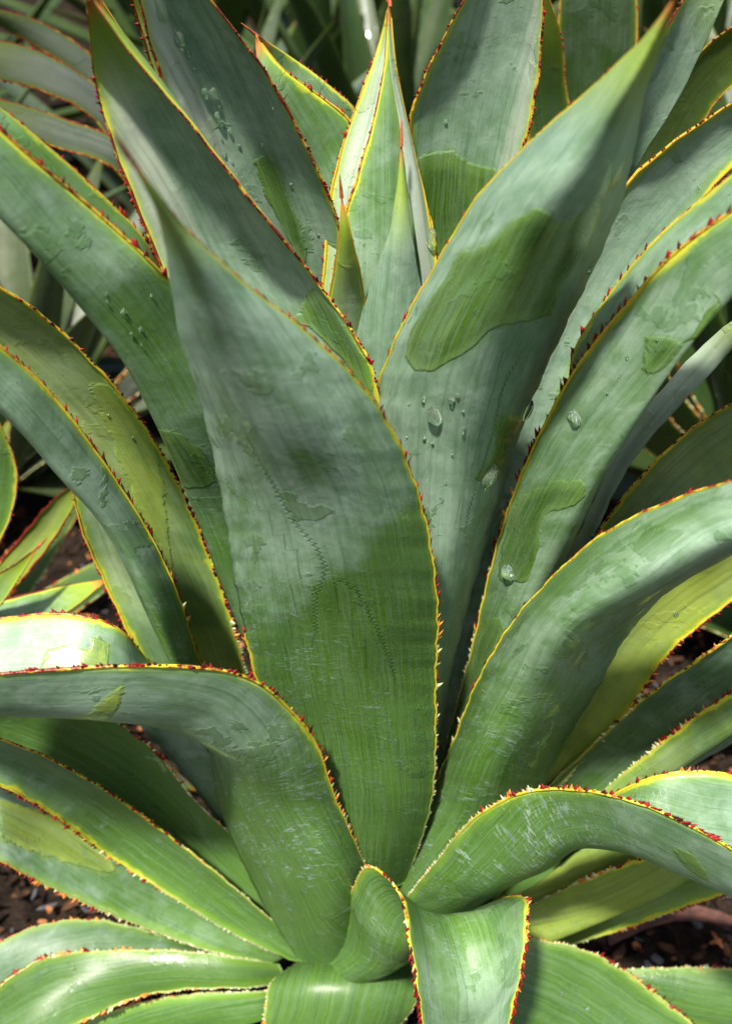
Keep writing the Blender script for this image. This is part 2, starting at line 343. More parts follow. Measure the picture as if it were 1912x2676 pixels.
def leaf_teeth(r, rg):
    """list of (leaf, matrix, kind, size) for a leaf's two margins"""
    D = r.D; out = []
    for side, P, oo in (('A', r.A, r.oa), ('B', r.B, r.ob)):
        if side in D.get('hid', ''): continue
        t = unit(np.gradient(P, axis=0)); y = max(rg.uniform(.01, .02), D.get('cut' + side, 0) * r.L)
        while y < r.L * min(.955, D.get('end' + side, 1)):
            v = y / r.L; i = min(int(v * (r.n - 1)), r.n - 2); f = v * (r.n - 1) - i
            p = P[i] * (1 - f) + P[i + 1] * f; T = Vector(t[i]); O = Vector(oo[i])
            T = T.normalized(); O = (O - T * O.dot(T))
            if O.length < 1e-4: y += .004; continue
            O.normalize(); Z = T.cross(O)
            an = rg.gauss(0, .25); O2 = (O * math.cos(an) + Z * math.sin(an)).normalized(); Z2 = T.cross(O2)
            big = math.sin(min(v * 1.35, 1) * math.pi * .5 + .25)
            size = .0028 * D.get('ts', 1) * (.55 + .6 * math.sin(math.pi * min(1, v * .9 + .12))) * rg.uniform(.55, 1.3)
            if v < .35: size *= .62
            q = rg.random() + (v - .48) * 2.6 + (D.get('red', .3) - .3) * .7
            kind = 'tooth_pale' if q < .12 else ('tooth_orange' if q < .42 else ('tooth_dark' if rg.random() < .22 + D.get('red', .3) * .5 else 'tooth_red'))
            M = Matrix(((T.x, O2.x, Z2.x, p[0]), (T.y, O2.y, Z2.y, p[1]), (T.z, O2.z, Z2.z, p[2]), (0, 0, 0, 1))) @ Matrix.Diagonal((size * rg.uniform(.9, 1.7), size * rg.uniform(.9, 1.3), size, 1))
            out.append((r, M, kind, size, rg.randrange(3)))
            y += D.get('sp', .0042) * rg.choice((.35, .5, .7, .8, 1.3)) * (.5 if v < .35 else 1.)
    return out

def tip_spine(r, lift=0):
    P = (r.A + r.B) / 2; p = Vector(P[-1]); d = Vector(P[-1] - P[-8]).normalized(); L_ = .012 if r.L > .25 else .006
    q = d.to_track_quat('Y', 'Z').to_matrix().to_4x4(); bm = bmesh.new(); rings = []
    for k, (y, rad) in enumerate(((-.25, .0011), (.2, .0009), (.6, .00055), (.9, .0002))):
        rings.append([bm.verts.new(Matrix.Translation(p) @ q @ Vector((rad * math.cos(a * math.pi / 4), y * L_, rad * math.sin(a * math.pi / 4)))) for a in range(8)])
    tip = bm.verts.new(Matrix.Translation(p) @ q @ Vector((0.0003, L_, 0)))
    for a, b in zip(rings[:-1], rings[1:]):
        for k in range(8): bm.faces.new((a[k], b[k], b[(k + 1) % 8], a[(k + 1) % 8]))
    for k in range(8): bm.faces.new((rings[-1][k], tip, rings[-1][(k + 1) % 8]))
    me = bpy.data.meshes.new('tip_spine'); bm.to_mesh(me); bm.free(); me.materials.append(MAT['spine']); me.polygons.foreach_set('use_smooth', [True]*len(me.polygons))
    o = bpy.data.objects.new('tip_spine', me); COL.objects.link(o); o.parent = r.o

def joined_teeth(items, name, parent):
    V = []; Fc = []; mi = []; kinds = list(TEETH)
    for r, M, kind, size, k in items:
        me = TEETH[kind][k]; b0 = len(V)
        V += [tuple(M @ v.co) for v in me.vertices]
        for p in me.polygons: Fc.append([b0 + i for i in p.vertices]); mi.append(kinds.index(kind))
    me = bpy.data.meshes.new(name); me.from_pydata(V, [], Fc)
    for k in kinds: me.materials.append(MAT[k])
    me.polygons.foreach_set('material_index', mi); me.polygons.foreach_set('use_smooth', [True]*len(mi))
    o = bpy.data.objects.new(name, me); COL.objects.link(o); o.parent = parent; o['kind'] = 'stuff'; return o

def thing(name, label, cat, loc=(0, 0, 0), group=None):
    o = bpy.data.objects.new(name, None); COL.objects.link(o); o.location = loc; o.empty_display_size = .05
    o['label'] = label; o['category'] = cat
    if group: o['group'] = group
    return o

# ------------------------------------------------------------ ground
def ground():
    gz = -.10
    bm = bmesh.new(); xs = np.concatenate([np.linspace(-9, -1.2, 14), np.linspace(-1.1, 1.1, 90), np.linspace(1.2, 9, 14)])
    ys = np.concatenate([np.linspace(-2.5, -.5, 6), np.linspace(-.45, 1.3, 80), np.linspace(1.5, 14, 20)])
    vs = [[bm.verts.new((x, y, gz + .010 * math.sin(x * 7 + 1.3) * math.sin(y * 6) + rng.uniform(-.004, .004))) for x in xs] for y in ys]
    for a, b in zip(vs[:-1], vs[1:]):
        for k in range(len(xs) - 1): bm.faces.new((a[k], a[k+1], b[k+1], b[k]))
    me = bpy.data.meshes.new('ground'); bm.to_mesh(me); bm.free(); me.polygons.foreach_set('use_smooth', [True]*len(me.polygons))
    me.materials.append(simple('soil', (.006, .005, .004), (.024, .017, .013), 45, 1., .006, 160, spec=.05)); o = bpy.data.objects.new('ground', me); COL.objects.link(o)
    o['kind'] = 'structure'
    # bark mulch
    V = []; Fc = []; mi = []
    for i in range(9000):
        near = i < 6500
        x, y = (rng.uniform(-.75, .75), rng.uniform(-.35, .9)) if near else (rng.uniform(-2.5, 2.5), rng.uniform(.8, 4))
        L_, W_, H_ = rng.uniform(.006, .026) * (1 if near else 2), rng.uniform(.003, .010) * (1 if near else 2), rng.uniform(.0015, .005)
        M = Matrix.Translation((x, y, gz + rng.uniform(.002, .016))) @ Matrix.Rotation(rng.uniform(0, 6.28), 4, 'Z') @ Matrix.Rotation(rng.normal(0, .35), 4, 'X') @ Matrix.Rotation(rng.normal(0, .3), 4, 'Y')
        b0 = len(V); pts = []
        for z in (-1, 1):
            for (a, b) in ((-1, -.5), (-.3, -1), (.8, -.8), (1, .2), (.4, 1), (-.7, .8)):
                pts.append(M @ Vector((a * L_ * rng.uniform(.7, 1.1) / 2, b * W_ * rng.uniform(.6, 1.1) / 2, z * H_ * rng.uniform(.3, 1) / 2)))
        V += [tuple(p) for p in pts]
        Fc += [[b0 + k for k in range(5, -1, -1)], [b0 + 6 + k for k in range(6)]] + [[b0 + k, b0 + (k+1) % 6, b0 + 6 + (k+1) % 6, b0 + 6 + k] for k in range(6)]
        mi += [rng.choice([0, 0, 0, 1, 1, 2, 3], p=None)] * 8
    me = bpy.data.meshes.new('bark_mulch'); me.from_pydata(V, [], Fc)
    for c1, c2 in (((.010, .007, .005), (.028, .018, .012)), ((.03, .015, .009), (.08, .042, .024)), ((.16, .06, .025), (.30, .13, .05)), ((.03, .03, .033), (.09, .087, .09))):
        me.materials.append(simple('mulch', c1, c2, 90, .85, .001, 300, spec=.15))
    me.polygons.foreach_set('material_index', [int(k) for k in mi]); o = bpy.data.objects.new('bark_mulch', me); COL.objects.link(o); o['kind'] = 'stuff'
    o['label'] = 'dark brown bark mulch with orange and grey chips'
ground()

# ------------------------------------------------------------ the agave in front
LEAVES = [
  {'rows': [[(-0.0386, -0.02, 0.1764), (-0.004, -0.04, 0.1988), (0.0302, -0.02, 0.1868)], [(-0.0533, -0.04, 0.3096), (-0.0035, -0.07, 0.3371), (0.0451, -0.045, 0.3083)], [(-0.0678, -0.06, 0.4289), (-0.0134, -0.1, 0.4638), (0.0424, -0.065, 0.4332)], [(-0.0742, -0.075, 0.5092), (-0.0188, -0.13, 0.5501), (0.039, -0.085, 0.5135)], [(-0.0757, -0.09, 0.5763), (-0.0251, -0.155, 0.62), (0.0266, -0.105, 0.5885)], [(-0.0776, -0.115, 0.6417), (-0.0393, -0.182, 0.6742), (0.0057, -0.135, 0.6546)], [(-0.0793, -0.15, 0.6991), (-0.0515, -0.2, 0.7168), (-0.0198, -0.165, 0.7012)], [(-0.0749, -0.185, 0.7414), (-0.0595, -0.217, 0.7503), (-0.0479, -0.195, 0.7414)], [(-0.0706, -0.218, 0.7716), (-0.0648, -0.23, 0.7744), (-0.063, -0.219, 0.7701)], [(-0.0709, -0.236, 0.7879), (-0.0685, -0.24, 0.7886), (-0.0675, -0.236, 0.7871)], [(-0.0732, -0.247, 0.8017), (-0.0731, -0.247, 0.8017), (-0.0731, -0.247, 0.8016)]], 'T': 0.012, 'b': (0.0, 0.95), 'sp': 0.0042, 'ts': 1.0, 'red': 0.3, 'label': 'large broad leaf in front of the bud, its back towards the viewer', 'streak': 0.9, 'dry': [[(0.875, 0.4403), (0.95, 0.434), (0.95, 0.3459), (0.9, 0.2704), (0.85, 0.2704), (0.85, 0.3774)], [(0.625, 0.1195), (0.75, 0.1824), (0.975, 0.2201), (1.0, 0.195), (0.85, 0.1321), (0.75, 0.0503)]], 'imp': [[(0.325, 0.717), (0.35, 0.6855), (0.375, 0.6478), (0.475, 0.6101), (0.5, 0.5849), (0.425, 0.5409), (0.4, 0.4906)], [(0.5, 0.5849), (0.625, 0.5535), (0.675, 0.5157), (0.725, 0.4717), (0.775, 0.4214)]], 'soft': [(0.55, 0.7233, 0.0106, 0.9), (0.275, 0.7862, 0.0165, 0.8), (0.325, 0.7421, 0.0141, 0.7), (0.65, 0.7925, 0.0141, 0.35), (0.4, 0.8931, 0.0141, 0.7), (0.425, 0.9245, 0.0094, 0.6), (0.375, 0.9497, 0.0094, 1.0), (0.05, 0.9686, 0.0071, 1.0)], 'endA': 0.5, 'spoly': [[(0.425, 0.5597), (0.575, 0.5786), (0.65, 0.5786), (0.775, 0.6289), (0.875, 0.6541), (1.0, 0.6667), (1.0, 0.5975), (1.0, 0.4214), (0.975, 0.2327), (0.9, 0.0818), (0.325, 0.0377), (0.175, 0.1761), (0.275, 0.3459), (0.375, 0.4591)]]},
  {'rows': [[(-0.0542, -0.03, 0.1077), (-0.0251, -0.045, 0.123), (0.001, -0.03, 0.1574)], [(-0.0893, 0.0, 0.1622), (-0.0374, -0.08, 0.2652), (-0.0013, -0.05, 0.2431)], [(-0.1086, 0.0, 0.2436), (-0.0612, -0.085, 0.3407), (-0.0191, -0.075, 0.3341)], [(-0.1143, -0.03, 0.3752), (-0.0829, -0.11, 0.4097), (-0.0381, -0.11, 0.4384)], [(-0.1329, -0.06, 0.4397), (-0.113, -0.12, 0.4409), (-0.0667, -0.14, 0.4996)], [(-0.1464, -0.08, 0.4845), (-0.1424, -0.13, 0.4572), (-0.1097, -0.155, 0.5183)], [(-0.1758, -0.08, 0.4924), (-0.1741, -0.13, 0.4612), (-0.1493, -0.16, 0.5205)], [(-0.2099, -0.08, 0.4891), (-0.2059, -0.13, 0.4639), (-0.1816, -0.165, 0.5216)], [(-0.2584, -0.09, 0.4886), (-0.2476, -0.13, 0.4771), (-0.2344, -0.15, 0.5074)], [(-0.2985, -0.1288, 0.4896), (-0.298, -0.13, 0.4899), (-0.2976, -0.1312, 0.4903)]], 'T': 0.007, 'b': (0.15, 0.9), 'sp': 0.0035, 'ts': 1.0, 'red': 0.45, 'label': 'leaf arching out to the left with its sunlit trough open', 'streak': 1, 'wet': [[(0.125, 0.7736), (0.1, 0.7547), (0.1, 0.7296), (0.05, 0.7233), (0.05, 0.7044), (1.0, 0.717), (0.175, 0.7736)]], 'cutA': 0.5, 'bpale': 0.0, 'sun_yellow': 0.7},  # wet outline here is the sunlit yellow patch in the trough, painted in colour
  {'rows': [[(0.0136, 0.0, 0.146), (0.0463, -0.04, 0.1912), (0.0852, 0.0, 0.146)], [(0.0394, -0.01, 0.245), (0.0778, -0.05, 0.2758), (0.1273, 0.01, 0.2178)], [(0.0588, -0.02, 0.3282), (0.0851, -0.075, 0.3707), (0.1351, 0.0, 0.2905)], [(0.0754, -0.04, 0.4182), (0.0993, -0.1, 0.4552), (0.1571, -0.01, 0.3732)], [(0.1, -0.06, 0.4921), (0.112, -0.13, 0.5253), (0.1649, -0.04, 0.4482)], [(0.1273, -0.09, 0.5551), (0.1374, -0.15, 0.5677), (0.1811, -0.06, 0.498)], [(0.1563, -0.11, 0.5898), (0.1611, -0.165, 0.5994), (0.2015, -0.09, 0.5446)], [(0.1784, -0.13, 0.6139), (0.1847, -0.18, 0.6241), (0.2212, -0.11, 0.5836)], [(0.2017, -0.15, 0.6361), (0.206, -0.18, 0.6425), (0.2287, -0.14, 0.623)], [(0.2393, -0.1802, 0.6606), (0.2398, -0.18, 0.6603), (0.2404, -0.1798, 0.66)]], 'hid': 'B', 'T': 0.009, 'b': (0.1, 0.7), 'sp': 0.0042, 'ts': 1.0, 'red': 0.4, 'label': 'broad dark leaf leaning to the right, tip out of view', 'streak': 0.6, 'soft': [(0.075, 0.6604, 0.0212, 0.6), (0.15, 0.7799, 0.0212, 0.6)]},
  {'rows': [[(0.0258, -0.05, 0.1988), (0.0554, -0.06, 0.1863), (0.0872, -0.02, 0.1444)], [(0.0458, -0.07, 0.2646), (0.0814, -0.09, 0.2614), (0.1151, -0.02, 0.1971)], [(0.0721, -0.1, 0.3506), (0.1075, -0.115, 0.3143), (0.1348, -0.05, 0.2712)], [(0.101, -0.13, 0.4034), (0.1296, -0.13, 0.3528), (0.148, -0.08, 0.3353)], [(0.128, -0.155, 0.4273), (0.1567, -0.14, 0.3597), (0.1701, -0.1, 0.3798)], [(0.1566, -0.17, 0.4296), (0.1835, -0.145, 0.3506), (0.1973, -0.105, 0.3923)], [(0.1957, -0.18, 0.4117), (0.2164, -0.15, 0.3378), (0.229, -0.11, 0.3891)], [(0.2433, -0.19, 0.3773), (0.2588, -0.165, 0.3167), (0.2704, -0.13, 0.3666)], [(0.3245, -0.1712, 0.2581), (0.325, -0.17, 0.2579), (0.3256, -0.1688, 0.2577)]], 'T': 0.006, 'b': (0.0, 1.1), 'sp': 0.003, 'ts': 1.0, 'red': 0.4, 'label': 'leaf arching over to the right and drooping', 'streak': 1, 'wet': [[(0.125, 0.6038), (0.1, 0.6289), (0.15, 0.6478), (0.25, 0.6478), (0.2, 0.6164)]], 'cutB': 0.35},
  {'rows': [[(-0.0402, -0.03, 0.0963), (-0.0076, -0.06, 0.1164), (0.0258, 0.0, 0.0479)], [(-0.0148, -0.05, 0.1704), (0.0188, -0.085, 0.1764), (0.0528, -0.02, 0.1223)], [(-0.0091, -0.07, 0.2412), (0.0273, -0.1, 0.2149), (0.0756, -0.05, 0.1937)], [(0.0059, -0.095, 0.2933), (0.0417, -0.105, 0.2457), (0.0935, -0.075, 0.2379)], [(0.0206, -0.125, 0.3083), (0.053, -0.11, 0.2593), (0.1024, -0.1, 0.2708)], [(0.0256, -0.15, 0.3018), (0.0608, -0.13, 0.2537), (0.1025, -0.125, 0.29)], [(0.0294, -0.16, 0.2796), (0.0647, -0.145, 0.2398), (0.0994, -0.145, 0.2811)], [(0.0332, -0.165, 0.2505), (0.0675, -0.15, 0.2061), (0.096, -0.155, 0.2543)], [(0.0403, -0.165, 0.2023), (0.0673, -0.155, 0.1707), (0.0905, -0.16, 0.2092)], [(0.066, -0.1601, 0.0672), (0.067, -0.16, 0.0673), (0.068, -0.1599, 0.0675)]], 'T': 0.004, 'b': (0.0, 0.75), 'sp': 0.003, 'ts': 1.0, 'red': 0.3, 'label': 'short leaf bending down towards the viewer at the crown base', 'streak': 0.3},
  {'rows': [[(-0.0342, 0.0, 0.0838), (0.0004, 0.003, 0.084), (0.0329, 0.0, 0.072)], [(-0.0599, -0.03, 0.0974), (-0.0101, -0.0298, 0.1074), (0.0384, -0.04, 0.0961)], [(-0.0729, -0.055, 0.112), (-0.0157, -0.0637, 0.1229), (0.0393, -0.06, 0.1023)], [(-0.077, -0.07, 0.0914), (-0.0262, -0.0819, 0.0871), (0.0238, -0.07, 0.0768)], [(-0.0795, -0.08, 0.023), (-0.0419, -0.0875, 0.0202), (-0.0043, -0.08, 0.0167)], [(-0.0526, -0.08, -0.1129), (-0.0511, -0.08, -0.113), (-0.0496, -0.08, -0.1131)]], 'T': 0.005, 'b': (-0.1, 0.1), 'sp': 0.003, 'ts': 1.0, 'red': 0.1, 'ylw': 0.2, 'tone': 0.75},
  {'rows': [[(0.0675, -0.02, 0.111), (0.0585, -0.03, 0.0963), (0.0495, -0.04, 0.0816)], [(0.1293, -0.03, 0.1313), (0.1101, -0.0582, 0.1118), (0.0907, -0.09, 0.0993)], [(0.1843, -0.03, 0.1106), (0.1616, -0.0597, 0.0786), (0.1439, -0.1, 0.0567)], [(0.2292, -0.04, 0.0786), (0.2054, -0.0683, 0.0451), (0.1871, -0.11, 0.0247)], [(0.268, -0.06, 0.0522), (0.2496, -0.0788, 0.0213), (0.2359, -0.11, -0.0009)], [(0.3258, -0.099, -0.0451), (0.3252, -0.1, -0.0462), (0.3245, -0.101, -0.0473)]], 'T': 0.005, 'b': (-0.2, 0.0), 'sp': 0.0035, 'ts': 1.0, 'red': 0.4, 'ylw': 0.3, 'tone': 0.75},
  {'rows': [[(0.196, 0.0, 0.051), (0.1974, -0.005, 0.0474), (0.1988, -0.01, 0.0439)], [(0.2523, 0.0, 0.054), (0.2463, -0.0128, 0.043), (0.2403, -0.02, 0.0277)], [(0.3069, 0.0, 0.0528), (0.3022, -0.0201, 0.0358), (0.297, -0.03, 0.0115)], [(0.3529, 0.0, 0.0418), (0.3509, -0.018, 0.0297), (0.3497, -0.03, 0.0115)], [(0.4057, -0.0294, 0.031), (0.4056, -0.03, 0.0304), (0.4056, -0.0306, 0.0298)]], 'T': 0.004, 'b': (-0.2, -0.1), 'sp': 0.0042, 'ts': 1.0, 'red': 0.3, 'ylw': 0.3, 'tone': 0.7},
  {'rows': [[(-0.0645, 0.0, 0.066), (-0.0496, 0.0, 0.0615), (-0.0347, 0.0, 0.057)], [(-0.1074, 0.0, 0.1001), (-0.088, 0.0039, 0.103), (-0.0686, 0.0, 0.1058)], [(-0.1413, 0.0, 0.1339), (-0.1251, 0.0044, 0.1487), (-0.1088, 0.0, 0.1633)], [(-0.1956, 0.0, 0.1927), (-0.176, 0.004, 0.2129), (-0.1556, -0.005, 0.2306)], [(-0.2277, -0.03, 0.2787), (-0.2129, -0.0254, 0.2997), (-0.1954, -0.035, 0.3166)], [(-0.2466, -0.05, 0.3236), (-0.2348, -0.0458, 0.3445), (-0.2204, -0.055, 0.3619)], [(-0.2824, -0.06, 0.3556), (-0.2725, -0.0604, 0.3774), (-0.2623, -0.07, 0.3969)], [(-0.3265, -0.0698, 0.3999), (-0.3261, -0.07, 0.4007), (-0.3257, -0.0702, 0.4015)]], 'T': 0.004, 'b': (-0.1, 0.75), 'sp': 0.0035, 'ts': 1.0, 'red': 0.35, 'streak': 0.5},
  {'rows': [[(-0.0622, 0.02, 0.0566), (-0.0569, 0.03, 0.0554), (-0.0516, 0.04, 0.0541)], [(-0.0938, 0.02, 0.1095), (-0.0969, 0.0277, 0.138), (-0.0977, 0.03, 0.1675)], [(-0.1335, 0.03, 0.142), (-0.131, 0.0319, 0.1859), (-0.1284, 0.02, 0.2282)], [(-0.1795, 0.02, 0.2117), (-0.1678, 0.0181, 0.2629), (-0.1556, 0.0, 0.3108)], [(-0.2222, 0.01, 0.2664), (-0.204, 0.0034, 0.3186), (-0.1864, -0.02, 0.3659)], [(-0.2629, 0.0, 0.3063), (-0.2489, -0.0072, 0.3573), (-0.2324, -0.03, 0.4027)], [(-0.3114, -0.0594, 0.4196), (-0.3108, -0.06, 0.4215), (-0.3102, -0.0606, 0.4234)]], 'hid': 'A', 'T': 0.005, 'b': (-0.2, 0.05), 'sp': 0.0042, 'ts': 1.0, 'red': 0.1, 'ylw': 0.2},
  {'rows': [[(-0.0762, 0.05, 0.0409), (-0.0602, 0.05, 0.047), (-0.0442, 0.05, 0.0532)], [(-0.114, 0.04, 0.1736), (-0.0955, 0.0363, 0.176), (-0.0772, 0.04, 0.1789)], [(-0.142, 0.03, 0.2553), (-0.1243, 0.0264, 0.2596), (-0.1069, 0.03, 0.2648)], [(-0.1681, 0.02, 0.3159), (-0.1506, 0.0162, 0.3241), (-0.1337, 0.02, 0.3335)], [(-0.1996, 0.0, 0.4156), (-0.1989, 0.0, 0.416), (-0.1982, 0.0, 0.4163)]], 'hid': 'AB', 'T': 0.004, 'b': (0.2, 0.9), 'sp': 0.0042, 'ts': 1.0, 'red': 0.2},
  {'rows': [[(-0.0798, 0.0, 0.06), (-0.0731, 0.01, 0.0522), (-0.0664, 0.02, 0.0444)], [(-0.1256, 0.0, 0.0768), (-0.1157, 0.0119, 0.0767), (-0.103, 0.02, 0.0805)], [(-0.1627, 0.0, 0.0984), (-0.1555, 0.0128, 0.1084), (-0.145, 0.02, 0.1209)], [(-0.2167, -0.01, 0.1489), (-0.2077, 0.0047, 0.1697), (-0.194, 0.01, 0.1923)], [(-0.2502, -0.02, 0.1909), (-0.2429, -0.0041, 0.2214), (-0.2286, 0.0, 0.2532)], [(-0.2692, -0.03, 0.2241), (-0.267, -0.0178, 0.2626), (-0.2583, -0.02, 0.302)], [(-0.3075, -0.04, 0.2644), (-0.3085, -0.0277, 0.3026), (-0.3038, -0.03, 0.3423)], [(-0.3486, -0.0502, 0.3398), (-0.3485, -0.05, 0.3413), (-0.3484, -0.0498, 0.3429)]], 'T': 0.004, 'b': (0.1, 0.9), 'sp': 0.0042, 'ts': 1.0, 'red': 0.1, 'wet': [[(0.65, 0.7107), (0.725, 0.6478), (0.8, 0.5849), (0.8, 0.522), (0.8, 0.4465), (0.675, 0.4088), (0.525, 0.4214), (0.375, 0.4969), (0.275, 0.5786), (0.2, 0.7107)]], 'ylw': 0.1, 'sun_yellow': 1.0},  # wet outline here is the sunlit yellow patch, painted in colour
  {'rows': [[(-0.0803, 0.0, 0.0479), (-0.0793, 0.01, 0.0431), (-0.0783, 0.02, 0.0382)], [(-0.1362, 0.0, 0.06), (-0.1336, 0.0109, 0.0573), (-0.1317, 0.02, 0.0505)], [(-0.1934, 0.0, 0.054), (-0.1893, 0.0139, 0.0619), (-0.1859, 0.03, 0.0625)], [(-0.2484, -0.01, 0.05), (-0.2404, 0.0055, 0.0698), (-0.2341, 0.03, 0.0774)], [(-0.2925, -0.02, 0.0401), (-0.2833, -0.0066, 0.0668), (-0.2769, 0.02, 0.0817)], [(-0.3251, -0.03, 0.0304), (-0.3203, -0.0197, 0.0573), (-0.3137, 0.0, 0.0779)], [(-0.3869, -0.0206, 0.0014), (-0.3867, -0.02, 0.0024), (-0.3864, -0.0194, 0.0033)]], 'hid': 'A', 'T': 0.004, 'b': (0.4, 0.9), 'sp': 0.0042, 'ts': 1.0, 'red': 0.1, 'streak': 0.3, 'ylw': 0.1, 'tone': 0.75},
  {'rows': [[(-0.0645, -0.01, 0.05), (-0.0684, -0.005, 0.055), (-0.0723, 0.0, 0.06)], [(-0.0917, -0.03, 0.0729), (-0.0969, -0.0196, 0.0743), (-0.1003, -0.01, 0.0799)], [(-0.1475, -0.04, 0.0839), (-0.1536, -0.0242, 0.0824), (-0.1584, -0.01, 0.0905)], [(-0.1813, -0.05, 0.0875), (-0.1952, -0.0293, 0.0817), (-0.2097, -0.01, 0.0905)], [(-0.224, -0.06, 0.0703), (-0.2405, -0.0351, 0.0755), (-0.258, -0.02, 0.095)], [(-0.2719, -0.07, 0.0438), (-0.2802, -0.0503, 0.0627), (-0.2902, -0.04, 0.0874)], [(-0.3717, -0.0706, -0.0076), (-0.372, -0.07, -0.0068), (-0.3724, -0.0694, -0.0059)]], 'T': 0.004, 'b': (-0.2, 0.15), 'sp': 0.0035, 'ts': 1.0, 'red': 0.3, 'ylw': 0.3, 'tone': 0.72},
  {'rows': [[(-0.0639, -0.03, 0.0366), (-0.0638, -0.025, 0.0475), (-0.0637, -0.02, 0.0584)], [(-0.0815, -0.04, 0.0426), (-0.0812, -0.035, 0.0548), (-0.081, -0.03, 0.067)], [(-0.134, -0.04, 0.0271), (-0.1367, -0.0385, 0.0457), (-0.1398, -0.03, 0.0622)], [(-0.1889, -0.05, 0.0178), (-0.1866, -0.0496, 0.0418), (-0.1855, -0.04, 0.0638)], [(-0.2452, -0.06, -0.0042), (-0.243, -0.0597, 0.0203), (-0.2407, -0.05, 0.0427)], [(-0.3054, -0.0602, -0.0315), (-0.3053, -0.06, -0.0305), (-0.3052, -0.0598, -0.0296)]], 'hid': 'A', 'T': 0.004, 'b': (-0.2, 0.3), 'sp': 0.0042, 'ts': 1.0, 'red': 0.2, 'ylw': 0.4},
  {'rows': [[(-0.0762, 0.02, 0.1702), (-0.0552, -0.01, 0.2105), (-0.0334, 0.03, 0.1691)], [(-0.1106, 0.02, 0.2934), (-0.0989, -0.03, 0.3381), (-0.0758, 0.01, 0.3077)], [(-0.1308, 0.01, 0.38), (-0.1202, -0.045, 0.4195), (-0.1121, 0.0, 0.3886)], [(-0.1428, 0.0, 0.4497), (-0.1309, -0.055, 0.4792), (-0.1159, -0.03, 0.4659)], [(-0.1601, -0.01, 0.519), (-0.1446, -0.07, 0.5473), (-0.1285, -0.05, 0.5371)], [(-0.1733, -0.03, 0.5687), (-0.1582, -0.09, 0.5901), (-0.1446, -0.07, 0.5961)], [(-0.191, -0.05, 0.6166), (-0.1731, -0.11, 0.6366), (-0.1636, -0.09, 0.6491)], [(-0.2106, -0.07, 0.6572), (-0.1946, -0.12, 0.6712), (-0.1842, -0.11, 0.6868)], [(-0.2277, -0.1192, 0.7221), (-0.2272, -0.12, 0.7227), (-0.2267, -0.1208, 0.7233)]], 'hid': 'A', 'T': 0.004, 'b': (0.1, 0.85), 'sp': 0.0055, 'ts': 1.3, 'red': 0.3, 'streak': 0.6},
  {'rows': [[(-0.0632, 0.05, 0.1784), (-0.0487, 0.055, 0.1782), (-0.0341, 0.06, 0.178)], [(-0.1146, 0.04, 0.3152), (-0.0998, 0.0466, 0.3106), (-0.0841, 0.05, 0.3061)], [(-0.13, 0.03, 0.3918), (-0.1126, 0.038, 0.387), (-0.0937, 0.04, 0.3817)], [(-0.1483, 0.01, 0.4819), (-0.1303, 0.0242, 0.4753), (-0.1083, 0.03, 0.4682)], [(-0.172, 0.0, 0.5482), (-0.15, 0.015, 0.5411), (-0.1241, 0.02, 0.5332)], [(-0.1912, -0.01, 0.5843), (-0.168, -0.0002, 0.589), (-0.1425, 0.0, 0.5914)], [(-0.2096, -0.02, 0.6124), (-0.1896, -0.0152, 0.6285), (-0.1675, -0.02, 0.6418)], [(-0.2332, -0.03, 0.6416), (-0.2114, -0.0299, 0.6604), (-0.1885, -0.04, 0.6746)], [(-0.2536, -0.05, 0.6779), (-0.2381, -0.0511, 0.6947), (-0.2211, -0.06, 0.7073)], [(-0.2571, -0.0798, 0.7246), (-0.2564, -0.08, 0.7252), (-0.2558, -0.0802, 0.7258)]], 'hid': 'A', 'T': 0.004, 'b': (0.0, 0.9), 'sp': 0.0055, 'ts': 1.1, 'red': 0.3, 'warm': 0.5, 'wet': [[(0.75, 0.7233), (0.95, 0.717), (1.0, 0.6855), (0.975, 0.6352), (0.85, 0.5912), (0.475, 0.4969), (0.25, 0.4088), (0.325, 0.4969), (0.3, 0.5535), (0.5, 0.6415)]], 'sun_yellow': 0.6},  # wet outline follows a band of sunlight put into the colour
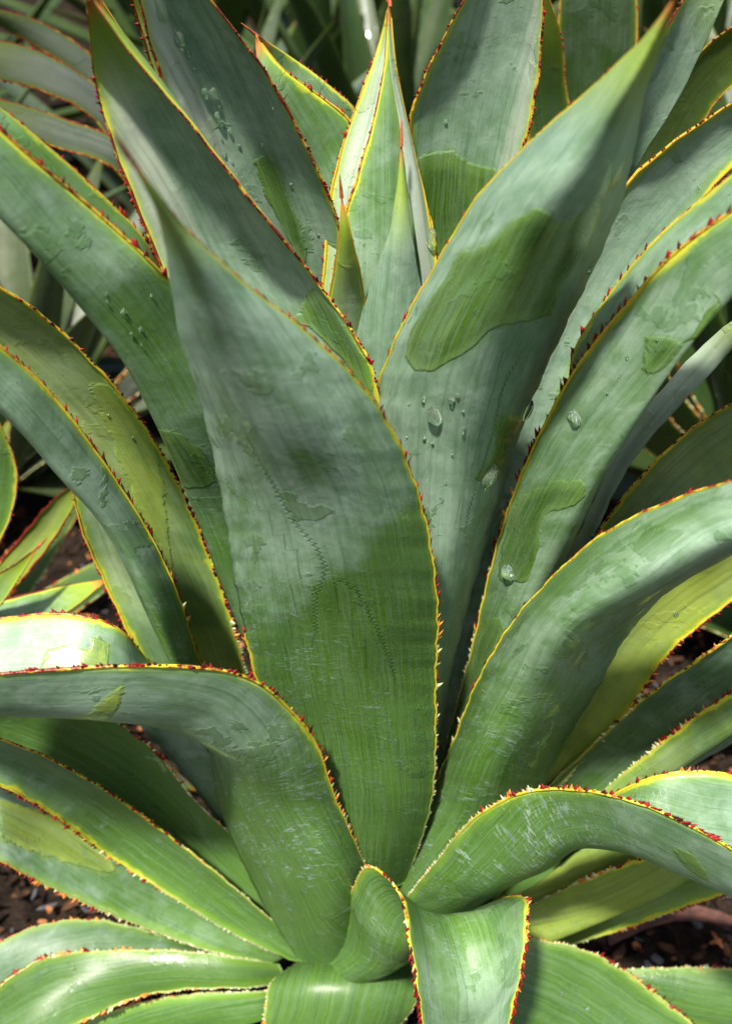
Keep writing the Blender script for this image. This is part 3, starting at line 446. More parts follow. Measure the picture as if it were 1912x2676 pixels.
  {'rows': [[(-0.0628, 0.04, 0.1736), (-0.0418, 0.0, 0.219), (-0.0186, 0.03, 0.1902)], [(-0.0653, 0.05, 0.3061), (-0.0693, 0.0, 0.3601), (-0.0361, 0.02, 0.3421)], [(-0.0792, 0.04, 0.4118), (-0.0855, -0.02, 0.4576), (-0.0397, 0.01, 0.4309)], [(-0.0847, 0.03, 0.5104), (-0.0992, -0.04, 0.5384), (-0.0536, 0.0, 0.5158)], [(-0.0979, 0.02, 0.5866), (-0.11, -0.07, 0.6124), (-0.0633, -0.03, 0.6007)], [(-0.1035, 0.0, 0.647), (-0.1204, -0.09, 0.6593), (-0.0816, -0.05, 0.6607)], [(-0.1115, -0.02, 0.6858), (-0.1315, -0.1, 0.687), (-0.0983, -0.08, 0.699)], [(-0.1352, -0.04, 0.7271), (-0.1475, -0.12, 0.7257), (-0.1219, -0.1, 0.736)], [(-0.156, -0.06, 0.7592), (-0.1619, -0.13, 0.7534), (-0.1403, -0.12, 0.765)], [(-0.1743, -0.07, 0.7791), (-0.1736, -0.14, 0.7797), (-0.1559, -0.13, 0.7859)], [(-0.1921, -0.1488, 0.8194), (-0.1917, -0.15, 0.8196), (-0.1914, -0.1512, 0.8197)]], 'T': 0.003, 'b': (0.3, 0.5), 'sp': 0.0045, 'ts': 1.2, 'red': 0.3, 'streak': 0.3, 'wet': [[(0.425, 0.6478), (0.175, 0.6352), (0.675, 0.6164), (0.75, 0.5912), (0.775, 0.5535), (0.7, 0.5409), (0.45, 0.5409), (0.45, 0.5975)]], 'soft': [(0.125, 0.805, 0.0282, 0.9), (0.15, 0.8616, 0.0282, 0.8), (0.075, 0.7421, 0.0212, 0.8), (0.775, 0.7233, 0.0141, 0.7)]},
  {'rows': [[(-0.0584, 0.056, 0.08), (-0.0334, 0.06, 0.08), (-0.0084, 0.056, 0.08)], [(-0.144, 0.06, 0.2782), (-0.1335, 0.06, 0.2782), (-0.123, 0.06, 0.2782)], [(-0.1703, 0.05, 0.3715), (-0.1604, 0.052, 0.3737), (-0.1504, 0.05, 0.3756)], [(-0.1852, 0.05, 0.4298), (-0.1746, 0.0521, 0.429), (-0.1641, 0.05, 0.4279)], [(-0.1903, 0.04, 0.4741), (-0.1811, 0.0419, 0.4772), (-0.1716, 0.04, 0.4796)], [(-0.1887, 0.03, 0.5371), (-0.1883, 0.03, 0.5372), (-0.1879, 0.03, 0.5373)]], 'hid': 'B', 'T': 0.003, 'b': (0.3, 0.8), 'sp': 0.0042, 'ts': 1.0, 'red': 0, 'warm': 0.3},
  {'rows': [[(-0.0561, 0.063, 0.08), (-0.0311, 0.067, 0.08), (-0.0061, 0.063, 0.08)], [(-0.1428, 0.08, 0.2397), (-0.1246, 0.08, 0.2397), (-0.1064, 0.08, 0.2397)], [(-0.1673, 0.07, 0.3378), (-0.1535, 0.07, 0.34), (-0.1397, 0.07, 0.3422)], [(-0.1757, 0.06, 0.3966), (-0.1654, 0.06, 0.4026), (-0.155, 0.06, 0.4087)], [(-0.1817, 0.04, 0.497), (-0.1813, 0.04, 0.4973), (-0.1809, 0.04, 0.4975)]], 'hid': 'AB', 'T': 0.003, 'b': (-0.2, 0.3), 'sp': 0.0042, 'ts': 1.0, 'red': 0.35},
  {'rows': [[(-0.0244, 0.0455, 0.0785), (0.0006, 0.0495, 0.08), (0.0255, 0.0455, 0.0815)], [(-0.0158, 0.03, 0.4499), (0.0022, 0.0336, 0.4546), (0.0205, 0.03, 0.4573)], [(-0.0574, 0.0, 0.5544), (-0.0246, 0.0064, 0.5558), (0.0081, 0.0, 0.5544)], [(-0.0877, 0.0, 0.6224), (-0.0417, 0.0066, 0.6215), (0.0015, -0.01, 0.6187)], [(-0.1016, 0.0, 0.6681), (-0.0627, 0.006, 0.6692), (-0.0268, -0.01, 0.6656)], [(-0.1119, -0.01, 0.716), (-0.0809, -0.0109, 0.7195), (-0.0567, -0.03, 0.7149)], [(-0.1208, -0.02, 0.7527), (-0.0987, -0.0224, 0.7588), (-0.0841, -0.04, 0.7574)], [(-0.1244, -0.03, 0.7842), (-0.1114, -0.0354, 0.7904), (-0.1062, -0.05, 0.7898)], [(-0.1213, -0.0596, 0.8171), (-0.121, -0.06, 0.8172), (-0.1206, -0.0604, 0.8173)]], 'T': 0.006, 'b': (0.5, 1.1), 'sp': 0.004, 'ts': 1.0, 'red': 0.4, 'label': 'long blue-green leaf rising to the left behind the front leaf', 'wet': [[(0.55, 0.7296), (0.675, 0.7421), (0.925, 0.7673), (0.95, 0.7484), (0.975, 0.717), (1.0, 0.6855), (0.95, 0.673), (0.8, 0.6981), (0.7, 0.7233)]], 'fold': (0.22, 0.3), 'lit_strip': (0.2, 0.6)},
  {'rows': [[(-0.0297, 0.07, 0.0783), (-0.0048, 0.074, 0.08), (0.0202, 0.07, 0.0817)], [(-0.0345, 0.1, 0.5324), (-0.0192, 0.1031, 0.5362), (-0.0037, 0.1, 0.5393)], [(-0.0557, 0.09, 0.6029), (-0.0361, 0.0949, 0.6101), (-0.0158, 0.09, 0.6152)], [(-0.0787, 0.07, 0.6693), (-0.0477, 0.0793, 0.6726), (-0.0167, 0.07, 0.6693)], [(-0.0953, 0.05, 0.7251), (-0.0637, 0.0605, 0.7267), (-0.0328, 0.05, 0.7197)], [(-0.1054, 0.03, 0.772), (-0.0794, 0.0383, 0.7739), (-0.0541, 0.03, 0.7676)], [(-0.1101, 0.01, 0.8075), (-0.0947, 0.015, 0.8098), (-0.0793, 0.01, 0.8075)], [(-0.1135, -0.01, 0.8446), (-0.1091, -0.0025, 0.8447), (-0.1008, 0.0, 0.8437)], [(-0.1147, -0.0202, 0.8718), (-0.1144, -0.02, 0.8718), (-0.1142, -0.0198, 0.8718)]], 'T': 0.006, 'b': (0.4, 1.15), 'sp': 0.004, 'ts': 1.0, 'red': 0.4, 'wet': [[(0.375, 0.7673), (0.575, 0.7736), (0.575, 0.7358), (0.625, 0.6981), (0.575, 0.6667), (0.425, 0.6918), (0.375, 0.7358)]], 'fold': (0.2, 0.3), 'lit_strip': (0.18, 0.7)},
  {'rows': [[(-0.0414, 0.084, 0.078), (-0.0165, 0.088, 0.08), (0.0085, 0.084, 0.082)], [(-0.0784, 0.14, 0.5814), (-0.0658, 0.14, 0.5847), (-0.0533, 0.14, 0.588)], [(-0.1094, 0.12, 0.7008), (-0.0954, 0.1227, 0.7028), (-0.0813, 0.12, 0.7035)], [(-0.1224, 0.1, 0.7491), (-0.1126, 0.1018, 0.7505), (-0.1027, 0.1, 0.7504)], [(-0.1281, 0.08, 0.7968), (-0.1183, 0.0818, 0.7977), (-0.1085, 0.08, 0.7968)], [(-0.1302, 0.06, 0.8339), (-0.1298, 0.06, 0.8339), (-0.1294, 0.06, 0.8339)]], 'hid': 'B', 'T': 0.004, 'b': (0.4, 1.1), 'sp': 0.0042, 'ts': 1.0, 'red': 0.35},
  {'rows': [[(-0.0515, 0.07, 0.0771), (-0.0267, 0.074, 0.08), (-0.0019, 0.07, 0.0829)], [(-0.1139, 0.1, 0.6817), (-0.1068, 0.1, 0.6845), (-0.0997, 0.1, 0.6872)], [(-0.1362, 0.09, 0.7401), (-0.1279, 0.0917, 0.7427), (-0.1195, 0.09, 0.7446)], [(-0.1447, 0.08, 0.7714), (-0.1379, 0.0813, 0.7707), (-0.1312, 0.08, 0.769)], [(-0.1468, 0.07, 0.8006), (-0.1465, 0.07, 0.8006), (-0.1462, 0.07, 0.8005)]], 'hid': 'A', 'T': 0.003, 'b': (0.0, 0.3), 'sp': 0.0042, 'ts': 1.0, 'red': 0.1, 'warm': 0.3},
  {'rows': [[(-0.0001, 0.119, 0.0758), (0.0022, 0.0985, 0.08), (0.0044, 0.07, 0.0842)], [(0.0059, 0.2, 0.6045), (-0.0214, 0.13, 0.6303), (0.0114, 0.14, 0.6391)], [(-0.0037, 0.2, 0.6953), (-0.0325, 0.14, 0.678), (-0.0063, 0.14, 0.7065)], [(-0.0226, 0.18, 0.7234), (-0.051, 0.13, 0.7105), (-0.0295, 0.13, 0.7308)], [(-0.0458, 0.16, 0.7456), (-0.0642, 0.12, 0.7383), (-0.0503, 0.12, 0.7487)], [(-0.0653, 0.1208, 0.7675), (-0.0654, 0.12, 0.7676), (-0.0655, 0.1192, 0.7677)]], 'T': 0.003, 'b': (0, 0.35), 'sp': 0.006, 'ts': 1.3, 'red': 0.0, 'tipk': 0.15},
  {'rows': [[(-0.0264, 0.0714, 0.0788), (-0.0036, 0.0652, 0.08), (0.0192, 0.0511, 0.0812)], [(-0.0257, 0.08, 0.6372), (-0.0135, 0.0773, 0.6391), (-0.0033, 0.07, 0.6411)], [(-0.0205, 0.08, 0.6852), (-0.0115, 0.0766, 0.6866), (-0.0045, 0.07, 0.6884)], [(-0.0123, 0.08, 0.717), (-0.0021, 0.0768, 0.7194), (0.0059, 0.07, 0.7223)], [(-0.001, 0.08, 0.7473), (0.0053, 0.076, 0.7481), (0.0096, 0.07, 0.7496)], [(0.0078, 0.08, 0.7714), (0.0099, 0.0775, 0.7719), (0.012, 0.075, 0.7724)], [(0.0128, 0.0701, 0.7961), (0.0128, 0.07, 0.7961), (0.0129, 0.0699, 0.7961)]], 'hid': 'B', 'T': 0.003, 'b': (1.0, 1.5), 'sp': 0.0042, 'ts': 1.0, 'pale': 0.5, 'red': 0.1, 'label': 'outer bud leaf, sunlit to almost white on its left flank', 'tipk': 0.15},  # pale value paints the sun on this flap
  {'rows': [[(-0.0086, 0.0316, 0.0841), (0.0089, 0.053, 0.08), (0.0264, 0.0664, 0.0759)], [(0.0305, 0.035, 0.6654), (0.0356, 0.04, 0.6615), (0.0406, 0.045, 0.6576)], [(0.0227, 0.035, 0.707), (0.0287, 0.039, 0.7032), (0.0321, 0.045, 0.6988)], [(0.018, 0.035, 0.7387), (0.0221, 0.0395, 0.7353), (0.0238, 0.045, 0.7313)], [(0.0129, 0.04, 0.77), (0.0144, 0.0425, 0.7684), (0.0159, 0.045, 0.7667)], [(0.0122, 0.0499, 0.7971), (0.0122, 0.05, 0.7971), (0.0123, 0.0501, 0.797)]], 'hid': 'A', 'T': 0.002, 'b': (1, 1.4), 'sp': 0.0042, 'ts': 1.0, 'pale': 0.5, 'red': 0.1, 'tipk': 0.15},
  {'rows': [[(-0.0222, 0.056, 0.08), (0.0028, 0.06, 0.08), (0.0278, 0.056, 0.08)], [(-0.0151, 0.06, 0.5534), (0.0111, 0.0548, 0.5528), (0.0372, 0.06, 0.5534)], [(-0.0206, 0.05, 0.6317), (0.0113, 0.0423, 0.634), (0.0431, 0.05, 0.6375)], [(-0.0117, 0.05, 0.6815), (0.0124, 0.0442, 0.6815), (0.0364, 0.05, 0.6815)], [(-0.0015, 0.05, 0.7151), (0.0121, 0.0459, 0.7164), (0.0258, 0.05, 0.7177)], [(0.0059, 0.05, 0.7422), (0.0121, 0.0475, 0.7434), (0.0183, 0.05, 0.7446)], [(0.0099, 0.05, 0.7657), (0.012, 0.0491, 0.7668), (0.014, 0.05, 0.768)], [(0.0117, 0.05, 0.7992), (0.0118, 0.05, 0.7992), (0.0118, 0.05, 0.7993)]], 'T': 0.008, 'b': (0.15, 0.5), 'sp': 0.006, 'ts': 0.7, 'red': 0.3, 'tipk': 0.15},
  {'rows': [[(-0.0224, 0.0455, 0.08), (0.0026, 0.0495, 0.08), (0.0276, 0.0455, 0.08)], [(-0.0089, 0.03, 0.5691), (0.0105, 0.0222, 0.5691), (0.03, 0.03, 0.5691)], [(-0.0064, 0.03, 0.6158), (0.0153, 0.0205, 0.616), (0.0369, 0.03, 0.6173)], [(0.0041, 0.025, 0.6552), (0.0174, 0.0183, 0.6528), (0.031, 0.025, 0.6525)], [(0.0125, 0.02, 0.6814), (0.019, 0.0161, 0.6807), (0.0255, 0.02, 0.6809)], [(0.0162, 0.02, 0.7042), (0.0192, 0.0182, 0.7039), (0.0221, 0.02, 0.7037)], [(0.0186, 0.02, 0.7327), (0.0187, 0.02, 0.7327), (0.0188, 0.02, 0.7327)]], 'hid': 'AB', 'T': 0.008, 'b': (1, 1.2), 'sp': 0.02, 'ts': 0.4, 'red': 0.0, 'label': 'slender closed bud spike with a yellow tip'},
  {'rows': [[(-0.0282, 0.0473, 0.08), (-0.0032, 0.0513, 0.08), (0.0218, 0.0473, 0.08)], [(-0.0249, 0.035, 0.6091), (-0.0127, 0.0303, 0.6078), (-0.0005, 0.035, 0.6091)], [(-0.0205, 0.025, 0.6443), (-0.011, 0.0206, 0.6425), (-0.0016, 0.025, 0.6443)], [(-0.0159, 0.01, 0.6747), (-0.011, 0.007, 0.6717), (-0.0052, 0.01, 0.6716)], [(-0.0135, 0.0, 0.6959), (-0.0116, -0.0011, 0.6953), (-0.0096, 0.0, 0.6954)], [(-0.0131, 0.0, 0.711), (-0.0131, 0.0, 0.711), (-0.013, 0.0, 0.711)]], 'T': 0.005, 'b': (0.8, 1.0), 'sp': 0.006, 'ts': 0.6, 'red': 0.0, 'warm': 0.5},
  {'rows': [[(0.0132, 0.0, 0.1937), (0.0361, -0.02, 0.2271), (0.0529, 0.02, 0.1807)], [(0.0216, 0.0, 0.3348), (0.0417, -0.03, 0.363), (0.0566, 0.02, 0.3203)], [(0.014, 0.0, 0.4533), (0.0426, -0.05, 0.4839), (0.0705, 0.01, 0.4385)], [(0.0106, 0.0, 0.5224), (0.0464, -0.065, 0.5663), (0.0841, 0.0, 0.5224)], [(0.0055, 0.0, 0.5879), (0.0495, -0.085, 0.6295), (0.0938, -0.01, 0.5872)], [(0.0172, -0.02, 0.6384), (0.0563, -0.105, 0.6778), (0.1058, -0.03, 0.6455)], [(0.0354, -0.04, 0.686), (0.0694, -0.125, 0.7225), (0.1155, -0.05, 0.6922)], [(0.0564, -0.07, 0.7368), (0.0804, -0.145, 0.7599), (0.1183, -0.08, 0.7378)], [(0.0785, -0.1, 0.7726), (0.0902, -0.155, 0.7845), (0.1159, -0.1, 0.7693)], [(0.0938, -0.13, 0.799), (0.0964, -0.165, 0.8039), (0.1105, -0.13, 0.7965)], [(0.1005, -0.155, 0.8166), (0.1008, -0.17, 0.8179), (0.1077, -0.155, 0.8135)], [(0.1047, -0.18, 0.8356), (0.1048, -0.18, 0.8356), (0.105, -0.18, 0.8355)]], 'hid': 'B', 'T': 0.009, 'b': (0.9, 1.1), 'sp': 0.0035, 'ts': 0.9, 'red': 0.15, 'label': 'tall broad leaf leaning right with a large wet patch', 'wet': [[(0.1, 0.6918), (0.075, 0.7296), (0.125, 0.7799), (0.1, 0.805), (0.25, 0.8113), (0.3, 0.8302), (0.375, 0.8428), (0.475, 0.8428), (0.55, 0.8302), (0.675, 0.8365), (0.75, 0.8616), (0.85, 0.8302), (0.825, 0.7987), (0.775, 0.7673), (0.85, 0.7358), (0.675, 0.7296), (0.525, 0.7233), (0.475, 0.7044), (0.35, 0.6855), (0.3, 0.673), (0.2, 0.673)], [(0.7, 0.6226), (0.85, 0.6289), (0.95, 0.6352), (0.95, 0.6101), (0.925, 0.5849), (0.95, 0.5597), (0.775, 0.5409), (0.65, 0.5472), (0.725, 0.5723), (0.775, 0.5912)]], 'imp': [[(0.75, 0.6981), (0.7, 0.6604), (0.725, 0.6038), (0.7, 0.5472), (0.675, 0.5094)]], 'soft': [(0.425, 0.8679, 0.0141, 0.5), (0.4, 0.8994, 0.0141, 0.5), (0.225, 0.9371, 0.0118, 0.5)]},
  {'rows': [[(-0.0113, 0.07, 0.08), (0.0137, 0.074, 0.08), (0.0387, 0.07, 0.08)], [(0.0364, 0.1, 0.5324), (0.0549, 0.1037, 0.5324), (0.0734, 0.1, 0.5324)], [(0.037, 0.1, 0.6234), (0.0584, 0.1052, 0.6268), (0.08, 0.1, 0.6295)], [(0.0275, 0.09, 0.6848), (0.0557, 0.0978, 0.689), (0.0841, 0.09, 0.6903)], [(0.0267, 0.08, 0.7324), (0.0587, 0.0893, 0.7347), (0.0907, 0.08, 0.7324)], [(0.0397, 0.07, 0.7686), (0.0664, 0.0777, 0.771), (0.0931, 0.07, 0.7686)], [(0.0532, 0.06, 0.7977), (0.0727, 0.0656, 0.7994), (0.0921, 0.06, 0.7977)], [(0.0701, 0.05, 0.8349), (0.0792, 0.0526, 0.8357), (0.0882, 0.05, 0.8349)], [(0.0819, 0.04, 0.8651), (0.0823, 0.04, 0.8651), (0.0827, 0.04, 0.8651)]], 'T': 0.006, 'b': (0.4, 1.0), 'sp': 0.004, 'ts': 1.0, 'red': 0.3, 'wet': [[(0.0, 0.7862), (0.4, 0.7862), (0.6, 0.7799), (0.975, 0.7736), (1.0, 0.6855), (0.075, 0.6918), (0.0, 0.7358)]], 'fold': (-0.14, 0.3), 'lit_strip': (-0.1, 0.4)},
  {'rows': [[(0.0029, 0.056, 0.0785), (0.0278, 0.06, 0.08), (0.0528, 0.056, 0.0815)], [(0.096, 0.06, 0.5853), (0.1112, 0.0631, 0.5888), (0.1266, 0.06, 0.5915)], [(0.116, 0.05, 0.6599), (0.1296, 0.0537, 0.6742), (0.1451, 0.05, 0.6863)], [(0.1303, 0.03, 0.7135), (0.1403, 0.032, 0.7193), (0.1512, 0.03, 0.7233)], [(0.1367, 0.01, 0.7586), (0.1487, 0.0175, 0.7568), (0.1622, 0.02, 0.7529)], [(0.1486, 0.0, 0.7969), (0.1593, 0.0073, 0.7942), (0.1715, 0.01, 0.7899)], [(0.1641, 0.0, 0.8228), (0.171, 0.0013, 0.8233), (0.1779, 0.0, 0.8228)], [(0.1816, -0.02, 0.8544), (0.1819, -0.02, 0.8544), (0.1821, -0.02, 0.8544)]], 'hid': 'B', 'T': 0.005, 'b': (0.7, 1.2), 'sp': 0.006, 'ts': 1.0, 'red': 0.35},
  {'rows': [[(-0.0003, 0.049, 0.08), (0.0247, 0.053, 0.08), (0.0497, 0.049, 0.08)], [(0.0842, 0.04, 0.5145), (0.0989, 0.0429, 0.5149), (0.1135, 0.04, 0.5145)], [(0.1042, 0.03, 0.6114), (0.1178, 0.0333, 0.6104), (0.1314, 0.03, 0.6085)], [(0.1207, 0.02, 0.671), (0.1381, 0.0242, 0.6665), (0.1549, 0.02, 0.6604)], [(0.1421, 0.01, 0.716), (0.1594, 0.0146, 0.7066), (0.1753, 0.01, 0.695)], [(0.1594, 0.0, 0.7381), (0.1741, 0.0037, 0.7314), (0.1876, 0.0, 0.7224)], [(0.1818, -0.01, 0.7589), (0.1937, -0.0076, 0.7523), (0.2041, -0.01, 0.7435)], [(0.2022, -0.03, 0.7782), (0.2095, -0.0285, 0.7727), (0.2155, -0.03, 0.7658)], [(0.2292, -0.05, 0.8019), (0.2295, -0.05, 0.8017), (0.2298, -0.05, 0.8014)]], 'T': 0.004, 'b': (0.5, 1.1), 'sp': 0.004, 'ts': 1.0, 'red': 0.1},
  {'rows': [[(0.0404, 0.0, 0.219), (0.0633, -0.01, 0.2304), (0.0815, 0.03, 0.1954)], [(0.057, 0.01, 0.2964), (0.0762, -0.03, 0.3381), (0.0936, 0.03, 0.2928)], [(0.0714, 0.0, 0.4004), (0.0932, -0.04, 0.4301), (0.1117, 0.02, 0.3919)], [(0.0795, -0.01, 0.4784), (0.1064, -0.06, 0.5094), (0.1278, 0.01, 0.4713)], [(0.0872, -0.025, 0.5397), (0.1159, -0.08, 0.5642), (0.1345, 0.0, 0.5322)], [(0.0978, -0.05, 0.6015), (0.1285, -0.1, 0.6185), (0.1247, -0.01, 0.5858)], [(0.109, -0.07, 0.6473), (0.1382, -0.115, 0.6548), (0.1145, -0.02, 0.6262)], [(0.1242, -0.09, 0.6868), (0.1459, -0.13, 0.6847), (0.1276, -0.035, 0.6688)], [(0.1373, -0.11, 0.719), (0.155, -0.14, 0.7091), (0.1423, -0.055, 0.7051)], [(0.1524, -0.13, 0.744), (0.1621, -0.155, 0.7299), (0.161, -0.07, 0.7337)], [(0.1703, -0.15, 0.7685), (0.1736, -0.165, 0.7626), (0.1791, -0.1, 0.7655)], [(0.1888, -0.181, 0.8012), (0.189, -0.18, 0.8011), (0.1892, -0.179, 0.801)]], 'T': 0.003, 'b': (0.5, 0.6), 'sp': 0.0065, 'ts': 1.4, 'red': 0.25, 'streak': 0.2, 'wet': [[(0.225, 0.7296), (0.125, 0.7673), (0.8, 0.805), (0.15, 0.8239), (0.25, 0.8239), (0.325, 0.7862), (0.325, 0.7484), (0.25, 0.7296)], [(0.025, 0.5094), (0.025, 0.5597), (0.175, 0.5975), (0.325, 0.6038), (0.45, 0.5849), (0.4, 0.566), (0.225, 0.5535), (0.3, 0.4843), (0.325, 0.4465), (0.075, 0.4465)], [(0.025, 0.3774), (0.15, 0.3899), (0.25, 0.3711), (0.225, 0.2642), (0.05, 0.195), (0.0, 0.1887)]]},
  {'rows': [[(0.0076, 0.0455, 0.0815), (0.0326, 0.0495, 0.08), (0.0575, 0.0455, 0.0785)], [(0.1207, 0.03, 0.4117), (0.1303, 0.03, 0.4097), (0.1398, 0.03, 0.4077)], [(0.1396, 0.02, 0.4857), (0.1445, 0.0189, 0.4834), (0.1494, 0.02, 0.4815)], [(0.1556, 0.01, 0.555), (0.1604, 0.0079, 0.5496), (0.1657, 0.01, 0.5449)], [(0.1745, 0.0, 0.5996), (0.1806, -0.0024, 0.5942), (0.187, 0.0, 0.5893)], [(0.1915, 0.0, 0.6238), (0.1975, -0.0023, 0.6185), (0.204, 0.0, 0.6139)], [(0.2054, -0.01, 0.646), (0.2077, -0.011, 0.641), (0.2108, -0.01, 0.6366)], [(0.2231, -0.02, 0.6659), (0.2232, -0.02, 0.6657), (0.2233, -0.02, 0.6656)]], 'hid': 'AB', 'T': 0.003, 'b': (0.8, 1.2), 'sp': 0.0042, 'ts': 1.0, 'pale': 0.3, 'red': 0.35},
  {'rows': [[(0.007, 0.0455, 0.0818), (0.032, 0.0495, 0.08), (0.0569, 0.0455, 0.0782)], [(0.1096, 0.03, 0.3503), (0.128, 0.0337, 0.3465), (0.1461, 0.03, 0.3418)], [(0.1273, 0.02, 0.4271), (0.1456, 0.024, 0.4182), (0.163, 0.02, 0.4077)], [(0.1456, 0.0, 0.4933), (0.1631, 0.0039, 0.4816), (0.1788, 0.0, 0.4677)], [(0.1617, -0.02, 0.547), (0.182, -0.0139, 0.5295), (0.1994, -0.02, 0.5091)], [(0.1828, -0.03, 0.5843), (0.2022, -0.0241, 0.566), (0.2179, -0.03, 0.5444)], [(0.2002, -0.05, 0.6139), (0.2194, -0.0449, 0.5978), (0.234, -0.05, 0.5775)], [(0.2502, -0.09, 0.6527), (0.2509, -0.09, 0.652), (0.2516, -0.09, 0.6513)]], 'hid': 'B', 'T': 0.004, 'b': (0.2, 0.8), 'sp': 0.0045, 'ts': 1.0, 'red': 0.2, 'warm': 0.5},
  {'rows': [[(0.0855, 0.02, 0.1702), (0.0981, 0.02, 0.1702), (0.1107, 0.02, 0.1702)], [(0.1237, 0.02, 0.2796), (0.1388, 0.0234, 0.2715), (0.1538, 0.02, 0.2631)], [(0.1469, 0.01, 0.3678), (0.1678, 0.0148, 0.3553), (0.1879, 0.01, 0.3417)], [(0.1667, 0.0, 0.4236), (0.1858, 0.0045, 0.4113), (0.2039, 0.0, 0.3977)], [(0.1963, -0.01, 0.4714), (0.2114, -0.0057, 0.4555), (0.2251, -0.01, 0.4382)], [(0.2274, -0.02, 0.5058), (0.2381, -0.0165, 0.4911), (0.2469, -0.02, 0.4752)], [(0.2707, -0.04, 0.539), (0.2711, -0.04, 0.5384), (0.2715, -0.04, 0.5377)]], 'hid': 'A', 'T': 0.003, 'b': (-0.1, 0.8), 'sp': 0.004, 'ts': 1.0, 'red': 0, 'warm': 1.0},
  {'rows': [[(0.1035, 0.03, 0.185), (0.1222, 0.03, 0.1771), (0.1408, 0.03, 0.1691)], [(0.1382, 0.02, 0.2478), (0.1587, 0.0242, 0.2428), (0.1788, 0.02, 0.2366)], [(0.1749, 0.01, 0.3157), (0.1938, 0.0157, 0.301), (0.2116, 0.01, 0.285)], [(0.1989, 0.0, 0.3626), (0.2205, 0.0059, 0.3497), (0.2408, 0.0, 0.3348)], [(0.2244, -0.01, 0.4022), (0.2428, -0.0046, 0.3886), (0.2597, -0.01, 0.3732)], [(0.2502, -0.02, 0.4424), (0.2658, -0.0164, 0.4323), (0.2805, -0.02, 0.4209)], [(0.2902, -0.04, 0.5102), (0.2908, -0.04, 0.5097), (0.2914, -0.04, 0.5093)]], 'hid': 'B', 'T': 0.004, 'b': (0.1, 0.9), 'sp': 0.0042, 'ts': 1.0, 'red': 0.0},
  {'rows': [[(0.1508, 0.03, 0.1797), (0.1489, 0.0, 0.1937), (0.1434, 0.01, 0.1923)], [(0.1888, 0.03, 0.2407), (0.1862, 0.0, 0.246), (0.1757, 0.0, 0.2641)], [(0.2059, 0.02, 0.2934), (0.2149, -0.01, 0.2894), (0.2004, -0.01, 0.3131)], [(0.2325, 0.01, 0.3426), (0.2381, -0.02, 0.3304), (0.2232, -0.02, 0.3561)], [(0.2574, 0.0, 0.3846), (0.2616, -0.03, 0.3731), (0.2474, -0.03, 0.3941)], [(0.2837, -0.0494, 0.4666), (0.2835, -0.05, 0.4668), (0.2833, -0.0506, 0.467)]], 'hid': 'A', 'T': 0.002, 'b': (0.1, 0.6), 'sp': 0.0042, 'ts': 1.0, 'red': 0.1, 'warm': 0.3},
  {'rows': [[(0.1952, 0.03, 0.2006), (0.1994, 0.03, 0.1954), (0.2036, 0.03, 0.1902)], [(0.2294, 0.02, 0.2693), (0.2335, 0.0189, 0.2653), (0.2379, 0.02, 0.2617)], [(0.2591, 0.0, 0.3283), (0.2629, -0.0012, 0.323), (0.2673, 0.0, 0.3183)], [(0.2965, -0.02, 0.3863), (0.2966, -0.02, 0.3861), (0.2968, -0.02, 0.3859)]], 'hid': 'AB', 'T': 0.002, 'b': (0.6, 1.2), 'sp': 0.0042, 'ts': 1.0, 'red': 0.35},
  {'rows': [[(0.0895, 0.02, 0.0923), (0.0961, 0.0, 0.0779), (0.0912, 0.0, 0.1012)], [(0.1385, 0.02, 0.1376), (0.1409, -0.01, 0.106), (0.136, 0.0, 0.1378)], [(0.1682, 0.01, 0.1897), (0.1851, -0.01, 0.1341), (0.173, -0.01, 0.1803)], [(0.2013, 0.0, 0.219), (0.2235, -0.02, 0.1764), (0.2081, -0.02, 0.2148)], [(0.2677, -0.0396, 0.2645), (0.2678, -0.04, 0.2644), (0.268, -0.0404, 0.2643)]], 'hid': 'A', 'T': 0.003, 'b': (-0.2, 0.2), 'sp': 0.0042, 'ts': 1.0, 'red': 0.1, 'warm': 0.6},
  {'rows': [[(0.1025, 0.02, 0.0627), (0.1109, 0.02, 0.0504), (0.1194, 0.02, 0.0382)], [(0.1534, 0.02, 0.0923), (0.1632, 0.0238, 0.0758), (0.1724, 0.02, 0.059)], [(0.1916, 0.01, 0.139), (0.2058, 0.0149, 0.1186), (0.2186, 0.01, 0.0972)], [(0.2346, 0.0, 0.1781), (0.2489, 0.0047, 0.1587), (0.2618, 0.0, 0.1384)], [(0.2764, -0.01, 0.2055), (0.2872, -0.0061, 0.1886), (0.2963, -0.01, 0.1708)], [(0.3426, -0.03, 0.2297), (0.343, -0.03, 0.229), (0.3434, -0.03, 0.2283)]], 'hid': 'A', 'T': 0.003, 'b': (-0.1, 0.3), 'sp': 0.0042, 'ts': 1.0, 'red': 0.1, 'warm': 0.2},
  {'rows': [[(0.1029, 0.05, 0.1007), (0.1126, 0.05, 0.0708), (0.1222, 0.05, 0.0409)], [(0.1453, 0.05, 0.1459), (0.1562, 0.0508, 0.1174), (0.164, 0.04, 0.0899)], [(0.1838, 0.04, 0.1895), (0.1995, 0.0418, 0.1571), (0.2115, 0.03, 0.1253)], [(0.2593, 0.0202, 0.228), (0.2598, 0.02, 0.2267), (0.2604, 0.0198, 0.2254)]], 'hid': 'AB', 'T': 0.004, 'b': (-0.4, 0), 'sp': 0.0042, 'ts': 1.0, 'red': 0.35},
